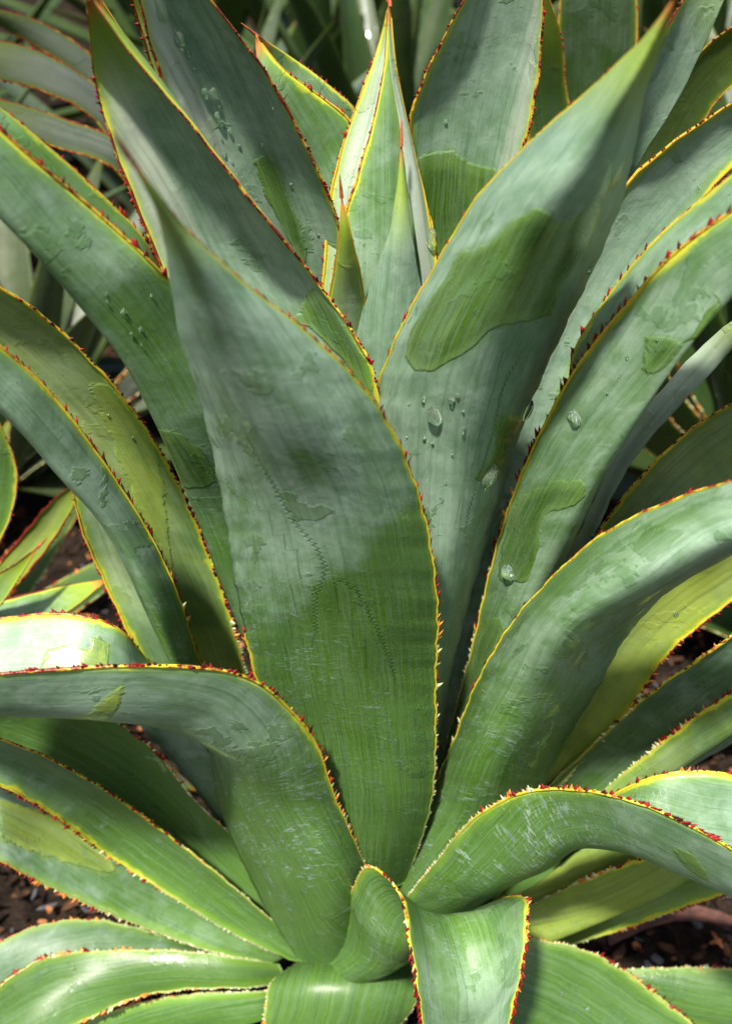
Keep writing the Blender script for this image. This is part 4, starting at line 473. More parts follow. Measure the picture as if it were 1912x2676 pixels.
  {'rows': [[(-0.0429, 0.05, 0.1065), (-0.0237, 0.05, 0.1065), (-0.0046, 0.05, 0.1065)], [(-0.0908, 0.1, 0.2893), (-0.0545, 0.1071, 0.2925), (-0.0186, 0.1, 0.2987)], [(-0.1053, 0.12, 0.427), (-0.0712, 0.1268, 0.4319), (-0.0375, 0.12, 0.439)], [(-0.0816, 0.14, 0.547), (-0.0802, 0.14, 0.5472), (-0.0789, 0.14, 0.5474)]], 'hid': 'AB', 'T': 0.006, 'b': (0, 0.6), 'sp': 0.0042, 'ts': 1.0, 'red': 0.35},
  {'rows': [[(0.026, 0.05, 0.1065), (0.0452, 0.05, 0.1065), (0.0643, 0.05, 0.1065)], [(0.0533, 0.1, 0.2893), (0.0838, 0.106, 0.2926), (0.1139, 0.1, 0.2987)], [(0.0803, 0.12, 0.427), (0.1087, 0.1257, 0.432), (0.1366, 0.12, 0.439)], [(0.1464, 0.14, 0.5293), (0.1476, 0.14, 0.5295), (0.1487, 0.14, 0.5297)]], 'hid': 'AB', 'T': 0.006, 'b': (-0.3, 0.4), 'sp': 0.0042, 'ts': 1.0, 'red': 0.35},
  {'rows': [[(-0.5449, 0.42, -0.062), (-0.52, 0.424, -0.06), (-0.4951, 0.42, -0.058)], [(-0.3362, 0.15, 0.3641), (-0.3154, 0.15, 0.3696), (-0.2946, 0.15, 0.3751)], [(-0.3174, 0.14, 0.4262), (-0.2925, 0.1449, 0.4292), (-0.2675, 0.14, 0.4303)], [(-0.2973, 0.13, 0.4796), (-0.2774, 0.1339, 0.4767), (-0.258, 0.13, 0.4719)], [(-0.278, 0.12, 0.5147), (-0.2684, 0.1221, 0.5098), (-0.2594, 0.12, 0.5038)], [(-0.2637, 0.11, 0.5447), (-0.2634, 0.11, 0.5445), (-0.263, 0.11, 0.5443)]], 'T': 0.004, 'b': (-0.2, 0.1), 'sp': 0.0042, 'ts': 1.0, 'red': 0.1, 'plant': 0, 'tone': 0.8},
  {'rows': [[(-0.5245, 0.4365, -0.0418), (-0.52, 0.424, -0.06), (-0.5155, 0.4035, -0.0782)], [(-0.3321, 0.11, 0.3584), (-0.3307, 0.105, 0.3401), (-0.3293, 0.1, 0.3218)], [(-0.2827, 0.1, 0.3852), (-0.2786, 0.0968, 0.3756), (-0.2764, 0.09, 0.3673)], [(-0.2554, 0.09, 0.4082), (-0.2543, 0.0909, 0.4039), (-0.2534, 0.09, 0.3996)], [(-0.238, 0.09, 0.4225), (-0.2379, 0.09, 0.4223), (-0.2379, 0.09, 0.4222)]], 'T': 0.004, 'b': (0.2, 0.6), 'sp': 0.0042, 'ts': 1.0, 'red': 0.9, 'warm': 0.8, 'plant': 0, 'tone': 1.0},
  {'rows': [[(-0.5259, 0.4442, -0.0583), (-0.52, 0.424, -0.06), (-0.5141, 0.3958, -0.0617)], [(-0.3187, 0.14, 0.3264), (-0.3139, 0.12, 0.3218), (-0.309, 0.1, 0.3172)], [(-0.269, 0.13, 0.3477), (-0.2631, 0.1165, 0.3388), (-0.2601, 0.1, 0.3353)], [(-0.2322, 0.12, 0.3645), (-0.2259, 0.111, 0.3602), (-0.2217, 0.1, 0.3596)], [(-0.1981, 0.1104, 0.3776), (-0.1979, 0.11, 0.3775), (-0.1977, 0.1096, 0.3774)]], 'T': 0.004, 'b': (0.2, 0.5), 'sp': 0.0042, 'ts': 1.0, 'red': 0.9, 'plant': 0, 'tone': 0.9},
  {'rows': [[(-0.5448, 0.42, -0.0567), (-0.52, 0.424, -0.06), (-0.4952, 0.42, -0.0633)], [(-0.3405, 0.22, 0.2896), (-0.3294, 0.22, 0.2846), (-0.3182, 0.22, 0.2796)], [(-0.2913, 0.22, 0.3474), (-0.2825, 0.2222, 0.3405), (-0.274, 0.22, 0.3333)], [(-0.2601, 0.21, 0.3859), (-0.253, 0.2116, 0.3817), (-0.2463, 0.21, 0.3769)], [(-0.2241, 0.2, 0.4184), (-0.2238, 0.2, 0.4182), (-0.2235, 0.2, 0.418)]], 'T': 0.004, 'b': (0.0, 0.5), 'sp': 0.0042, 'ts': 1.0, 'red': 0.5, 'warm': 0.8, 'plant': 0, 'tone': 0.9},
  {'rows': [[(-0.5745, 0.95, -0.0651), (-0.55, 0.954, -0.06), (-0.5255, 0.95, -0.0549)], [(-0.2225, 0.5, 0.5569), (-0.2132, 0.5, 0.5635), (-0.2038, 0.5, 0.57)], [(-0.2499, 0.47, 0.6342), (-0.244, 0.4839, 0.642), (-0.2438, 0.5, 0.647)], [(-0.2944, 0.44, 0.6665), (-0.2841, 0.4527, 0.677), (-0.2791, 0.47, 0.6846)], [(-0.3331, 0.42, 0.6801), (-0.3202, 0.4271, 0.6919), (-0.3117, 0.44, 0.7026)], [(-0.3679, 0.3996, 0.7035), (-0.3674, 0.4, 0.7039), (-0.367, 0.4004, 0.7044)]], 'T': 0.004, 'b': (0.6, 1.0), 'sp': 0.0042, 'ts': 1.0, 'pale': 0.5, 'red': 0.35, 'warm': 0.1, 'plant': 2, 'tone': 0.26},
  {'rows': [[(-0.5699, 0.95, -0.0751), (-0.55, 0.954, -0.06), (-0.5301, 0.95, -0.0449)], [(-0.2035, 0.45, 0.5385), (-0.1992, 0.45, 0.5492), (-0.195, 0.45, 0.5599)], [(-0.2241, 0.42, 0.602), (-0.2181, 0.4286, 0.61), (-0.216, 0.44, 0.6162)], [(-0.2679, 0.4, 0.6252), (-0.2643, 0.4083, 0.6361), (-0.2639, 0.42, 0.644)], [(-0.3052, 0.38, 0.6474), (-0.3011, 0.3886, 0.6564), (-0.3003, 0.4, 0.6627)], [(-0.3419, 0.3596, 0.6772), (-0.3418, 0.36, 0.6775), (-0.3417, 0.3604, 0.6778)]], 'T': 0.004, 'b': (0.5, 1.0), 'sp': 0.0042, 'ts': 1.0, 'pale': 0.4, 'red': 0.35, 'warm': 0.1, 'plant': 2, 'tone': 0.24},
  {'rows': [[(-0.5733, 0.95, -0.0691), (-0.55, 0.954, -0.06), (-0.5267, 0.95, -0.0509)], [(-0.2266, 0.6, 0.5447), (-0.2212, 0.6, 0.5517), (-0.2158, 0.6, 0.5587)], [(-0.2834, 0.58, 0.6478), (-0.2761, 0.5884, 0.655), (-0.2726, 0.6, 0.6605)], [(-0.3269, 0.55, 0.6865), (-0.3159, 0.5581, 0.6908), (-0.3091, 0.57, 0.6949)], [(-0.3639, 0.4996, 0.7256), (-0.3635, 0.5, 0.7258), (-0.3632, 0.5004, 0.7259)]], 'T': 0.004, 'b': (0.3, 1.0), 'sp': 0.0042, 'ts': 1.0, 'pale': 0.3, 'red': 0.35, 'warm': 0.2, 'plant': 2, 'tone': 0.25},
  {'rows': [[(0.5752, 0.85, -0.0633), (0.6, 0.854, -0.06), (0.6248, 0.85, -0.0567)], [(0.1463, 0.4, 0.5761), (0.1692, 0.4, 0.5861), (0.192, 0.4, 0.5961)], [(0.1334, 0.38, 0.6728), (0.1485, 0.383, 0.6754), (0.1638, 0.38, 0.6764)], [(0.131, 0.36, 0.7317), (0.141, 0.3619, 0.7307), (0.1507, 0.36, 0.7284)], [(0.126, 0.35, 0.7747), (0.1264, 0.35, 0.7746), (0.1268, 0.35, 0.7745)]], 'T': 0.004, 'b': (-0.4, 0), 'sp': 0.0042, 'ts': 1.0, 'red': 0.1, 'plant': 4, 'tone': 0.4},
  {'rows': [[(0.575, 0.85, -0.06), (0.6, 0.854, -0.06), (0.625, 0.85, -0.06)], [(0.1723, 0.5, 0.5122), (0.2234, 0.5, 0.5122), (0.2745, 0.5, 0.5122)], [(0.171, 0.48, 0.6457), (0.2081, 0.4873, 0.645), (0.2451, 0.48, 0.6417)], [(0.1657, 0.46, 0.7392), (0.1972, 0.4662, 0.7404), (0.2288, 0.46, 0.7392)], [(0.1676, 0.45, 0.8014), (0.1896, 0.4543, 0.8025), (0.2116, 0.45, 0.8014)], [(0.179, 0.43, 0.8589), (0.1798, 0.43, 0.8589), (0.1807, 0.43, 0.8589)]], 'T': 0.004, 'b': (-0.2, 0.3), 'sp': 0.0042, 'ts': 1.0, 'red': 0.1, 'plant': 4, 'tone': 0.4},
  {'rows': [[(0.575, 0.85, -0.0592), (0.6, 0.854, -0.06), (0.625, 0.85, -0.0608)], [(0.2064, 0.35, 0.565), (0.2258, 0.35, 0.5631), (0.2453, 0.35, 0.5611)], [(0.2216, 0.32, 0.6629), (0.2394, 0.3236, 0.6554), (0.256, 0.32, 0.6454)], [(0.2408, 0.3, 0.714), (0.2554, 0.3032, 0.7038), (0.2681, 0.3, 0.6914)], [(0.2667, 0.28, 0.7457), (0.2798, 0.283, 0.7347), (0.2906, 0.28, 0.7213)], [(0.3199, 0.25, 0.763), (0.3203, 0.25, 0.7625), (0.3208, 0.25, 0.762)]], 'T': 0.004, 'b': (-0.3, 0.2), 'sp': 0.0042, 'ts': 1.0, 'red': 0.0, 'warm': 0.3, 'plant': 4, 'tone': 0.4},
]

plant = thing('agave_plant', 'large blue-green agave rosette filling the picture, wet leaves with yellow toothed edges', 'agave', (0, .03, -.08))
org = (0, .03, -.08)
teeth = []; rg = random.Random(11); built = []
for D in [d for d in LEAVES if 'plant' not in d]:
    r = build_leaf(D, plant, org, nv=int(90 + 60 * (D.get('T', .005) > .008)), nu=26)
    built.append(r); tip_spine(r); teeth += leaf_teeth(r, rg)
# stem
bm = bmesh.new(); rings = []
for k, (z, rad) in enumerate(((-.03, .034), (.02, .040), (.08, .046), (.14, .044), (.20, .032), (.26, .018), (.30, .006))):
    rings.append([bm.verts.new(((rad + rng.uniform(-.001, .001)) * math.cos(a * math.pi / 10), (rad + rng.uniform(-.001, .001)) * math.sin(a * math.pi / 10), z)) for a in range(20)])
for a, b in zip(rings[:-1], rings[1:]):
    for k in range(20): bm.faces.new((a[k], a[(k+1) % 20], b[(k+1) % 20], b[k]))
bm.faces.new(rings[-1])
me = bpy.data.meshes.new('stem'); bm.to_mesh(me); bm.free(); me.materials.append(MAT['stem']); me.polygons.foreach_set('use_smooth', [True]*len(me.polygons))
o = bpy.data.objects.new('stem', me); COL.objects.link(o); o.parent = plant; o.location = (0, .01, 0)

CAMP = Vector(cam.location); cinv = cam.matrix_basis.inverted()
def on_screen(p):
    q = cinv @ Vector(p)
    if q.z > -.05: return None
    f = 1 / math.tan(R(24)); x, y = f * q.x / -q.z, f * q.y / -q.z
    return (x, y) if abs(x) < .714 and abs(y) < 1 else None
def rank(it):
    p = it[1].translation + Vector(org)
    if on_screen(p) is None: return 0
    return it[3] / (p - CAMP).length
teeth.sort(key=rank, reverse=True)
for r, M, kind, size, k in teeth[:300]:
    o = bpy.data.objects.new('tooth', TEETH[kind][k]); COL.objects.link(o); o.parent = r.o; o.matrix_local = M
joined_teeth(teeth[300:], 'small_teeth', plant)

# ------------------------------------------------------------ neighbouring agaves
def rosette(loc, n, length, width, label, seed, el=(15, 80), group='smaller agaves growing behind', b=(.1, .6), warm=.1, nv=40, teeth_on=True, lean=0, pale=.0, tone=1., extra=()):
    rr = random.Random(seed); t = thing('agave_plant', label, 'agave', loc, group)
    its = []
    for i in range(n):
        a = i * 2.399 + rr.uniform(-.2, .2); f = (i + .5) / n
        e0 = R(el[1] - (el[1] - el[0]) * f + rr.uniform(-6, 6)); L_ = length * (.55 + .45 * math.sin(math.pi * (.15 + .6 * f))) * rr.uniform(.85, 1.1)
        W_ = width * rr.uniform(.85, 1.1); droop = rr.uniform(.1, .9) * f
        p = Vector((math.cos(a) * .02, math.sin(a) * .02, .05 + .04 * (1 - f))); e = e0; rows = []
        h = Vector((math.cos(a), math.sin(a), 0)); side = Vector((-math.sin(a), math.cos(a), 0))
        ns = 7
        for k in range(ns):
            v = k / ns; d = h * math.cos(e) + Vector((0, 0, math.sin(e))); nrm = -h * math.sin(e) + Vector((0, 0, math.cos(e)))
            wv = W_ * (.55 + .75 * math.sin(math.pi * min(1, v * .9 + .12)) - .3 * v) * .5
            q = rr.uniform(.9, 1.1)
            A_, B_ = p + side * wv * q + nrm * wv * .25, p - side * wv * q + nrm * wv * .25
            rows.append([tuple(A_), tuple(p - nrm * wv * .1), tuple(B_)]); p = p + d * L_ / ns; e -= droop / ns
        rows.append([tuple(p + side * .0006), tuple(p), tuple(p - side * .0006)])
        D = dict(rows=rows, T=.005, b=b, warm=warm * rr.random(), red=rr.uniform(.1, .5), pale=pale * rr.random(), sp=.006, ts=1.0 * length / .3, tone=tone, ylw=.15)
        r = build_leaf(D, t, (0, 0, 0), nv=nv, nu=10, margins=teeth_on)
        if teeth_on: its += leaf_teeth(r, rr)
    for D in extra:
        D = dict(D); D['ylw'] = .7; D['tone'] = tone if 'tone' not in D else D['tone']
        r = build_leaf(D, t, loc, nv=70, nu=14); its += leaf_teeth(r, rr); tip_spine(r)
    if its:
        joined_teeth(its, 'teeth', t)
    return t
BG = [  # x, y, leaves, length, width, label
 (-.52, .42, 16, .36, .065, 'small agave low in the gap at the left edge, behind the main plant'),
 (.56, .50, 14, .30, .07, 'dark agave low behind the main plant at its right, mostly in shadow'),
 (-.55, .95, 22, .62, .075, 'blurred pale agave behind the leaf tips at upper left'),
 (-.02, 1.15, 24, .60, .06, 'blurred agave straight behind the central bud'),
 (.60, .85, 20, .78, .11, 'dark green agave with broad upright leaves at upper right'),
 (.28, 1.55, 20, .65, .08, 'agave far behind between the bud and the right leaves'),
 (-.95, 1.5, 22, .7, .07, 'distant agave at the top left corner'),
 (1.05, 1.4, 20, .75, .10, 'distant agave at the top right corner'),
 (-.35, 1.8, 22, .7, .07, 'distant agave left of the bud tip, almost lost in blur'),
 (.75, 2.2, 20, .75, .09, 'farthest agave right of the bud tip'),
 (-1.2, 2.6, 20, .8, .09, 'farthest agave in the upper left corner'),
 (-.15, 2.9, 20, .8, .09, 'farthest agave beyond the central bud tip'),
 (1.5, 2.9, 20, .8, .09, 'farthest agave in the upper right corner'),
 (0.05, 2.1, 22, .8, .08, 'agave low in the blur just left of the upright leaf'),
 (-1.5, 2.0, 22, .8, .09, 'agave outside the left leaves, at the far left of the bed'),
 (-.5, 3.0, 22, .85, .09, 'agave in the third row at upper left, seen above the pale leaves'),
 (1.1, 3.6, 22, .9, .09, 'agave at the very back on the right side'),
 (.45, 3.7, 22, .9, .09, 'agave at the very back, top centre right'),
 (-.75, 3.8, 22, .9, .09, 'agave at the very back, top centre left'),
]
for i, (x, y, n, L_, W_, lab) in enumerate(BG):
    rosette((x, y, -.10), n, L_, W_, lab, 40 + i, el=((-2, 75) if i < 2 else (8, 82)), teeth_on=(i < 2), b=(.1, .9) if i in (2, 6, 8) else (-.4, .15), warm=.6 if i in (2, 3, 8) else .2, pale=.35 if i in (2, 3) else 0, tone=(.42 if i < 2 else .24), extra=[d for d in LEAVES if d.get('plant') == i])

# ------------------------------------------------------------ water drops
def water():
    M = N('water'); M.b.inputs['Base Color'].default_value = (.8, .95, .8, 1); M.b.inputs['Transmission Weight'].default_value = .96; M.b.inputs['IOR'].default_value = 1.33; M.b.inputs['Roughness'].default_value = .03
    return M.m
WAT = water(); DM = []
for k in range(4):
    bm = bmesh.new(); bmesh.ops.create_icosphere(bm, subdivisions=3, radius=1); rr = random.Random(k); a1, a2, a3 = [rr.uniform(0, 6) for _ in range(3)]
    for v in bm.verts:
        an = math.atan2(v.co.y, v.co.x); q = 1 + .10 * math.sin(2 * an + a1) + .07 * math.sin(3 * an + a2)
        v.co.x *= q; v.co.y *= q; v.co.z = v.co.z * .8 if v.co.z > 0 else v.co.z * .12
    me = bpy.data.meshes.new('water_drop'); bm.to_mesh(me); bm.free(); me.materials.append(WAT); me.polygons.foreach_set('use_smooth', [True]*len(me.polygons)); DM.append(me)
DROPS = [
  ((-0.1028, 0.0195, 0.7969), (0.418, -0.803, -0.424), (-0.182, -0.531, 0.827), 0.00383, 1.5, 'largest drop, at the top of the tall leaf right of the leftmost spike'),
  ((-0.0968, 0.0306, 0.7814), (0.362, -0.833, -0.419), (-0.216, -0.512, 0.832), 0.00302, 1.2, 'round drop second from the top on the tall upper left leaf'),
  ((-0.0934, 0.0359, 0.7732), (0.335, -0.861, -0.382), (-0.23, -0.468, 0.853), 0.00165, 1.1, 'small drop third down on the tall upper left leaf'),
  ((-0.0911, 0.0404, 0.7645), (0.336, -0.875, -0.349), (-0.231, -0.436, 0.87), 0.00096, 1.0, 'small clear water drop on the tall upper left leaf'),
  ((-0.0875, 0.0467, 0.7511), (0.34, -0.888, -0.31), (-0.235, -0.399, 0.886), 0.00195, 1.0, 'small clear water drop on the tall upper left leaf'),
  ((-0.0831, 0.0481, 0.7513), (0.246, -0.906, -0.345), (-0.249, -0.403, 0.881), 0.00171, 1.1, 'small clear water drop on the tall upper left leaf'),
  ((-0.0823, 0.0532, 0.7374), (0.313, -0.904, -0.293), (-0.247, -0.375, 0.894), 0.0015, 1.2, 'small clear water drop on the tall upper left leaf'),
  ((-0.081, 0.0552, 0.7328), (0.313, -0.906, -0.285), (-0.25, -0.369, 0.895), 0.00151, 1.3, 'small clear water drop on the tall upper left leaf'),
  ((-0.0765, 0.058, 0.7282), (0.25, -0.92, -0.301), (-0.259, -0.364, 0.895), 0.00101, 1, 'small clear water drop on the tall upper left leaf'),
  ((-0.082, 0.0601, 0.7135), (0.423, -0.882, -0.206), (-0.263, -0.338, 0.904), 0.00231, 1.2, 'drop at the lower end of the line of drops on the upper left leaf'),
  ((-0.0595, 0.0634, 0.7183), (-0.066, -0.922, -0.381), (-0.286, -0.348, 0.893), 0.00103, 1, 'small clear water drop on the tall upper left leaf'),
  ((-0.0442, 0.0711, 0.694), (-0.216, -0.901, -0.377), (-0.272, -0.315, 0.909), 0.00079, 1, 'small clear water drop on the tall upper left leaf'),
  ((-0.029, 0.0799, 0.6605), (-0.311, -0.891, -0.33), (-0.115, -0.309, 0.944), 0.0011, 1, 'small clear water drop on the tall upper left leaf'),
  ((-0.0722, 0.0621, 0.7189), (0.218, -0.931, -0.293), (-0.27, -0.346, 0.898), 0.00077, 1, 'small clear water drop on the tall upper left leaf'),
  ((-0.0509, 0.0476, 0.7426), (-0.467, -0.732, -0.495), (-0.335, -0.372, 0.866), 0.00074, 1, 'small clear water drop on the tall upper left leaf'),
  ((0.0355, -0.0738, 0.6179), (-0.707, -0.683, -0.184), (0.05, -0.307, 0.95), 0.00373, 1.3, 'bright drop on the tall right leaf below its large wet patch'),
  ((0.0297, -0.0679, 0.6246), (-0.842, -0.529, -0.107), (0.089, -0.332, 0.939), 0.0014, 1.3, 'small clear water drop on the tall right leaf'),
  ((0.0309, -0.0636, 0.5995), (-0.784, -0.601, -0.157), (-0.007, -0.245, 0.969), 0.0012, 1, 'small clear water drop on the tall right leaf'),
  ((0.043, -0.084, 0.632), (-0.478, -0.836, -0.268), (0.09, -0.35, 0.932), 0.00159, 1, 'small clear water drop on the tall right leaf'),
  ((0.0456, -0.0867, 0.6362), (-0.365, -0.88, -0.305), (0.095, -0.361, 0.928), 0.0009, 1, 'small clear water drop on the tall right leaf'),
  ((0.0228, -0.0532, 0.6143), (-0.905, -0.422, -0.057), (0.076, -0.292, 0.953), 0.00072, 1, 'small clear water drop on the tall right leaf'),
  ((0.0375, 0.0434, 0.6702), (0.817, -0.559, 0.139), (-0.176, -0.013, 0.984), 0.00339, 1.6, 'long drop hanging on the thin pale bud leaf edge'),
  ((0.1236, -0.0281, 0.6026), (-0.903, -0.277, -0.329), (-0.271, -0.227, 0.935), 0.00302, 0.8, 'small clear water drop on the folded right leaf'),
  ((0.1087, -0.0751, 0.6176), (-0.913, -0.4, 0.076), (0.242, -0.382, 0.892), 0.00349, 0.7, 'flat wide drop on the folded right leaf'),
  ((0.1258, -0.0344, 0.6015), (-0.931, -0.24, -0.274), (-0.217, -0.238, 0.947), 0.00225, 1, 'small clear water drop on the folded right leaf'),
  ((0.1066, -0.0703, 0.6161), (-0.917, -0.392, 0.07), (0.232, -0.382, 0.895), 0.00188, 1, 'small clear water drop on the folded right leaf'),
  ((0.0872, -0.0365, 0.4903), (-0.943, -0.33, 0.044), (0.13, -0.243, 0.961), 0.00545, 0.6, 'wide water bead at the lower rim of the wet patch on the folded right leaf'),
  ((0.1245, -0.0999, 0.6633), (-0.894, -0.443, 0.072), (0.286, -0.439, 0.852), 0.00086, 1, 'small clear water drop on the folded right leaf'),
  ((0.1332, -0.1151, 0.6794), (-0.901, -0.428, 0.076), (0.286, -0.453, 0.844), 0.00062, 1, 'small clear water drop on the folded right leaf'),
  ((0.0685, -0.0487, 0.566), (0.793, -0.567, -0.223), (0.095, -0.245, 0.965), 0.0048, 1.2, 'large water bead at the right margin of the tall right leaf'),
  ((0.0918, -0.0176, 0.5909), (0.873, -0.409, -0.266), (0.168, -0.26, 0.951), 0.00309, 1.8, 'small clear water drop on the tall right leaf'),
  ((0.1096, -0.0616, 0.6919), (0.81, -0.453, -0.372), (0.155, -0.447, 0.881), 0.00155, 1.2, 'small clear water drop on the tall right leaf'),
  ((-0.1083, -0.088, 0.6725), (0.734, -0.675, -0.072), (-0.358, -0.475, 0.804), 0.00087, 1, 'small clear water drop on the broad leaf at the left'),
  ((-0.114, -0.0955, 0.6849), (0.673, -0.73, -0.124), (-0.374, -0.479, 0.794), 0.00106, 1, 'small clear water drop on the broad leaf at the left'),
  ((-0.1147, -0.0419, 0.6548), (0.967, -0.225, 0.119), (-0.197, -0.367, 0.909), 0.00094, 1, 'small clear water drop on the broad leaf at the left'),
  ((-0.1124, -0.0392, 0.6346), (0.979, -0.198, 0.046), (-0.117, -0.364, 0.924), 0.0012, 1, 'small clear water drop on the broad leaf at the left'),
  ((-0.1201, -0.0666, 0.6578), (0.968, -0.142, 0.207), (-0.244, -0.331, 0.912), 0.00091, 1.6, 'small clear water drop on the broad leaf at the left'),
  ((0.2038, -0.0016, 0.4314), (-0.242, -0.967, -0.086), (0.499, -0.2, 0.843), 0.00119, 1, 'small clear water drop on the yellow-green right leaf'),
  ((0.1736, -0.0541, 0.0787), (0.333, -0.74, 0.585), (0.792, -0.116, -0.599), 0.00177, 1, 'small clear water drop on the bottom right leaf'),
  ((0.1525, -0.0513, 0.0963), (0.438, -0.726, 0.53), (0.8, 0.045, -0.599), 0.00141, 1.0, 'small clear water drop on the bottom right leaf'),
  ((-0.0805, 0.0522, 0.7422), (0.248, -0.913, -0.324), (-0.251, -0.384, 0.889), 0.00081, 1.21, 'small clear water drop on the tall upper left leaf'),
  ((-0.0815, 0.0578, 0.7232), (0.372, -0.895, -0.247), (-0.255, -0.354, 0.9), 0.0007, 0.91, 'small clear water drop on the tall upper left leaf'),
  ((-0.0673, 0.0472, 0.7547), (-0.189, -0.859, -0.475), (-0.309, -0.407, 0.859), 0.00064, 1.16, 'small clear water drop on the tall upper left leaf'),
  ((-0.0773, 0.0632, 0.709), (0.369, -0.903, -0.219), (-0.269, -0.329, 0.905), 0.00082, 1.47, 'small clear water drop on the tall upper left leaf'),
  ((-0.0807, 0.0628, 0.7036), (0.444, -0.878, -0.181), (-0.27, -0.324, 0.907), 0.00081, 1.0, 'small clear water drop on the tall upper left leaf'),
  ((0.0212, -0.0406, 0.5724), (-0.89, -0.441, -0.115), (-0.068, -0.121, 0.99), 0.00063, 1.02, 'small clear water drop on the tall right leaf'),
  ((0.0504, -0.0797, 0.6138), (0.042, -0.943, -0.331), (0.06, -0.329, 0.943), 0.00064, 1.34, 'small clear water drop on the tall right leaf'),
  ((0.0224, -0.0477, 0.5909), (-0.882, -0.457, -0.113), (-0.034, -0.179, 0.983), 0.00064, 0.86, 'small clear water drop on the tall right leaf'),
  ((0.0454, -0.0731, 0.5946), (-0.195, -0.939, -0.282), (0.025, -0.293, 0.956), 0.00056, 1.24, 'small clear water drop on the tall right leaf'),
  ((0.0309, -0.0636, 0.5995), (-0.784, -0.601, -0.157), (-0.007, -0.245, 0.969), 0.00076, 0.95, 'small clear water drop on the tall right leaf'),
  ((0.0502, -0.0784, 0.61), (0.048, -0.944, -0.326), (0.053, -0.324, 0.945), 0.00072, 1.37, 'small clear water drop on the tall right leaf'),
  ((0.0351, -0.0681, 0.5986), (-0.688, -0.7, -0.191), (-0.001, -0.262, 0.965), 0.00081, 0.87, 'small clear water drop on the tall right leaf'),
  ((0.0491, -0.0838, 0.6253), (-0.107, -0.937, -0.332), (0.081, -0.341, 0.937), 0.00063, 0.9, 'small clear water drop on the tall right leaf'),
  ((0.0665, 0.0816, 0.7588), (-0.061, -0.948, -0.311), (0.2, -0.317, 0.927), 0.00086, 0.99, 'small clear water drop on the upright leaf right of the bud'),
  ((0.0615, 0.0848, 0.7495), (-0.001, -0.955, -0.298), (0.203, -0.292, 0.935), 0.00077, 0.94, 'small clear water drop on the upright leaf right of the bud'),
  ((0.0465, 0.09, 0.7251), (0.207, -0.952, -0.224), (0.086, -0.21, 0.974), 0.00085, 1.2, 'small clear water drop on the upright leaf right of the bud'),
  ((-0.1023, -0.0834, 0.6877), (0.761, -0.638, -0.116), (-0.352, -0.557, 0.752), 0.00072, 0.92, 'small clear water drop on the broad leaf at the left'),
  ((-0.1138, -0.0402, 0.6506), (0.97, -0.22, 0.106), (-0.183, -0.366, 0.913), 0.0007, 1.48, 'small clear water drop on the broad leaf at the left'),
  ((-0.1088, -0.0878, 0.664), (0.711, -0.7, -0.064), (-0.34, -0.422, 0.841), 0.00046, 1.06, 'small clear water drop on the broad leaf at the left'),
  ((-0.1194, -0.1022, 0.6964), (0.629, -0.766, -0.132), (-0.38, -0.452, 0.807), 0.00048, 1.4, 'small clear water drop on the broad leaf at the left'),
  ((-0.1196, -0.1015, 0.6921), (0.602, -0.784, -0.155), (-0.377, -0.449, 0.81), 0.00058, 1.39, 'small clear water drop on the broad leaf at the left'),
  ((-0.113, -0.0385, 0.6463), (0.972, -0.217, 0.085), (-0.162, -0.365, 0.917), 0.00056, 1.18, 'small clear water drop on the broad leaf at the left'),
  ((-0.1168, -0.04, 0.6764), (0.947, -0.296, 0.122), (-0.24, -0.406, 0.882), 0.00072, 1.06, 'small clear water drop on the broad leaf at the left'),
  ((-0.1123, -0.092, 0.672), (0.677, -0.731, -0.091), (-0.366, -0.441, 0.82), 0.00066, 1.17, 'small clear water drop on the broad leaf at the left'),
  ((0.1227, -0.0977, 0.6522), (-0.881, -0.469, 0.057), (0.279, -0.418, 0.864), 0.00061, 0.89, 'small clear water drop on the folded right leaf'),
  ((0.1294, -0.0683, 0.6228), (-0.97, -0.217, -0.112), (-0.043, -0.299, 0.953), 0.00076, 1.08, 'small clear water drop on the folded right leaf'),
  ((0.1234, -0.0197, 0.5963), (-0.901, -0.269, -0.341), (-0.289, -0.215, 0.933), 0.00059, 1.32, 'small clear water drop on the folded right leaf'),
  ((0.1189, -0.0922, 0.6403), (-0.886, -0.459, 0.072), (0.276, -0.396, 0.876), 0.00077, 1.08, 'small clear water drop on the folded right leaf'),
  ((0.1266, -0.0591, 0.6261), (-0.951, -0.274, -0.141), (-0.056, -0.298, 0.953), 0.00065, 0.87, 'small clear water drop on the folded right leaf'),
  ((0.1263, -0.1032, 0.6231), (-0.321, -0.905, -0.277), (0.266, -0.367, 0.891), 0.00065, 1.32, 'small clear water drop on the folded right leaf'),
  ((-0.142, 0.0131, 0.5559), (0.055, -0.954, -0.296), (-0.281, -0.299, 0.912), 0.00088, 1.37, 'small clear water drop on the yellow-green left leaf'),
  ((-0.1536, 0.0057, 0.5758), (0.111, -0.948, -0.298), (-0.328, -0.318, 0.89), 0.00067, 1.23, 'small clear water drop on the yellow-green left leaf'),
]
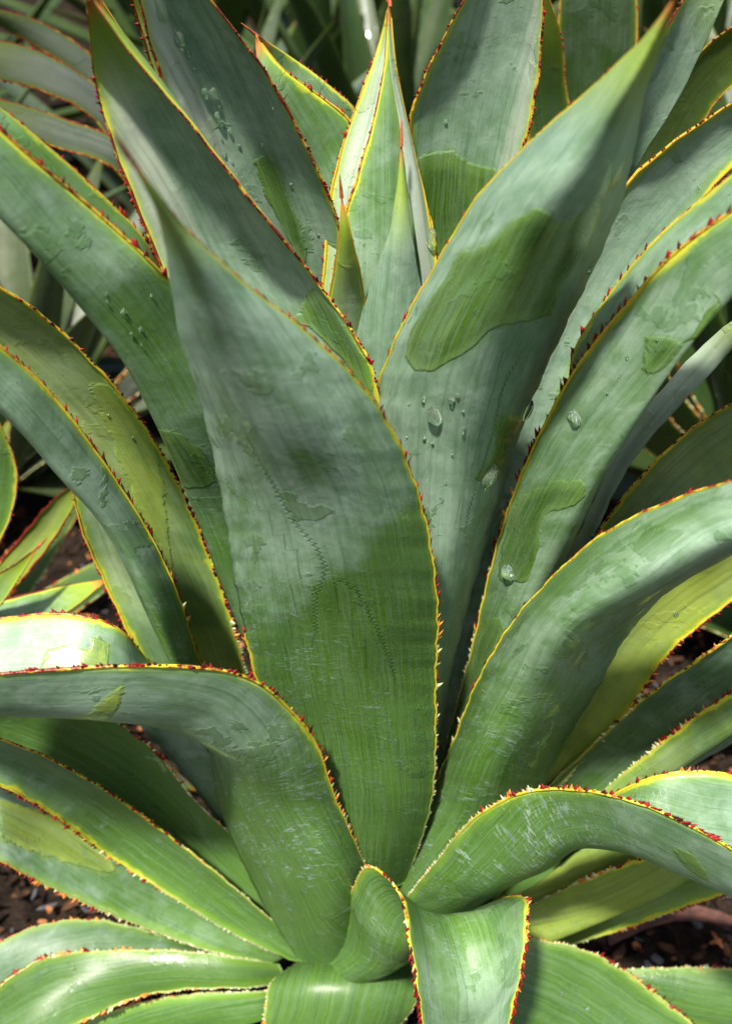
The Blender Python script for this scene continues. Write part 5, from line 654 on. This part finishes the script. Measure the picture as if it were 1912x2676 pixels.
for i, (p, nrm, d, r_, st_, lab) in enumerate(DROPS):
    o = bpy.data.objects.new('water_drop', DM[i % 4]); COL.objects.link(o)
    z = Vector(nrm); y = Vector(d); y = (y - z * y.dot(z)).normalized(); x = y.cross(z)
    o.matrix_world = Matrix(((x.x, y.x, z.x, p[0]), (x.y, y.y, z.y, p[1]), (x.z, y.z, z.z, p[2]), (0, 0, 0, 1))) @ Matrix.Diagonal((r_, r_ * st_, r_, 1)) @ Matrix.Scale(1.25, 4)
    o['label'] = lab; o['category'] = 'water drop'; o['group'] = 'water drops on the agave leaves'

# ------------------------------------------------------------ dead leaves on the ground
def dead_leaf(loc, rz, L_, W_, lab, c1, c2, seed):
    rr = random.Random(seed); V = []; Fc = []; n = 26; m = 7
    for i in range(n):
        s_ = i / (n - 1); w_ = W_ * (math.sin(math.pi * min(1, .12 + s_ * .88)) ** .7 + .05); z = .012 + .018 * math.sin(s_ * 3.0 + .3) + rr.uniform(-.0006, .0006)
        for j in range(m):
            q = (j / (m - 1) - .5) * 2; V.append((s_ * L_, q * w_ * .5 * (1 - .25 * abs(q)) + .012 * math.sin(s_ * 4), z + w_ * .35 * q * q + rr.uniform(-.0005, .0005)))
    for i in range(n - 1):
        for j in range(m - 1): a = i * m + j; Fc.append((a, a + 1, a + m + 1, a + m))
    o = mesh_obj('dead_leaf', V, Fc, simple('dead_leaf', c1, c2, 120, .6, .002, 400))
    sm = o.modifiers.new('thickness', 'SOLIDIFY'); sm.thickness = .0016
    o.location = loc; o.rotation_euler = (rr.uniform(-.2, .2), 0, rz); o['label'] = lab; o['category'] = 'dead leaf'; o['group'] = 'dead leaves on the mulch'
dead_leaf((.24, .12, -.095), .12, .17, .026, 'long reddish-brown dead leaf on the mulch at lower right', (.04, .012, .007), (.11, .035, .016), 1)
dead_leaf((.22, .165, -.095), -.08, .15, .020, 'thin dark red dead leaf lying just above the longer brown one', (.03, .009, .006), (.10, .028, .015), 2)
dead_leaf((-.42, .12, -.095), 1.1, .07, .02, 'short orange-brown dead leaf on the mulch at the lower left edge', (.22, .08, .03), (.42, .19, .08), 3)
dead_leaf((-.37, .09, -.095), .4, .05, .014, 'small curled tan dead leaf on the mulch near the left edge', (.25, .13, .05), (.45, .28, .12), 4)
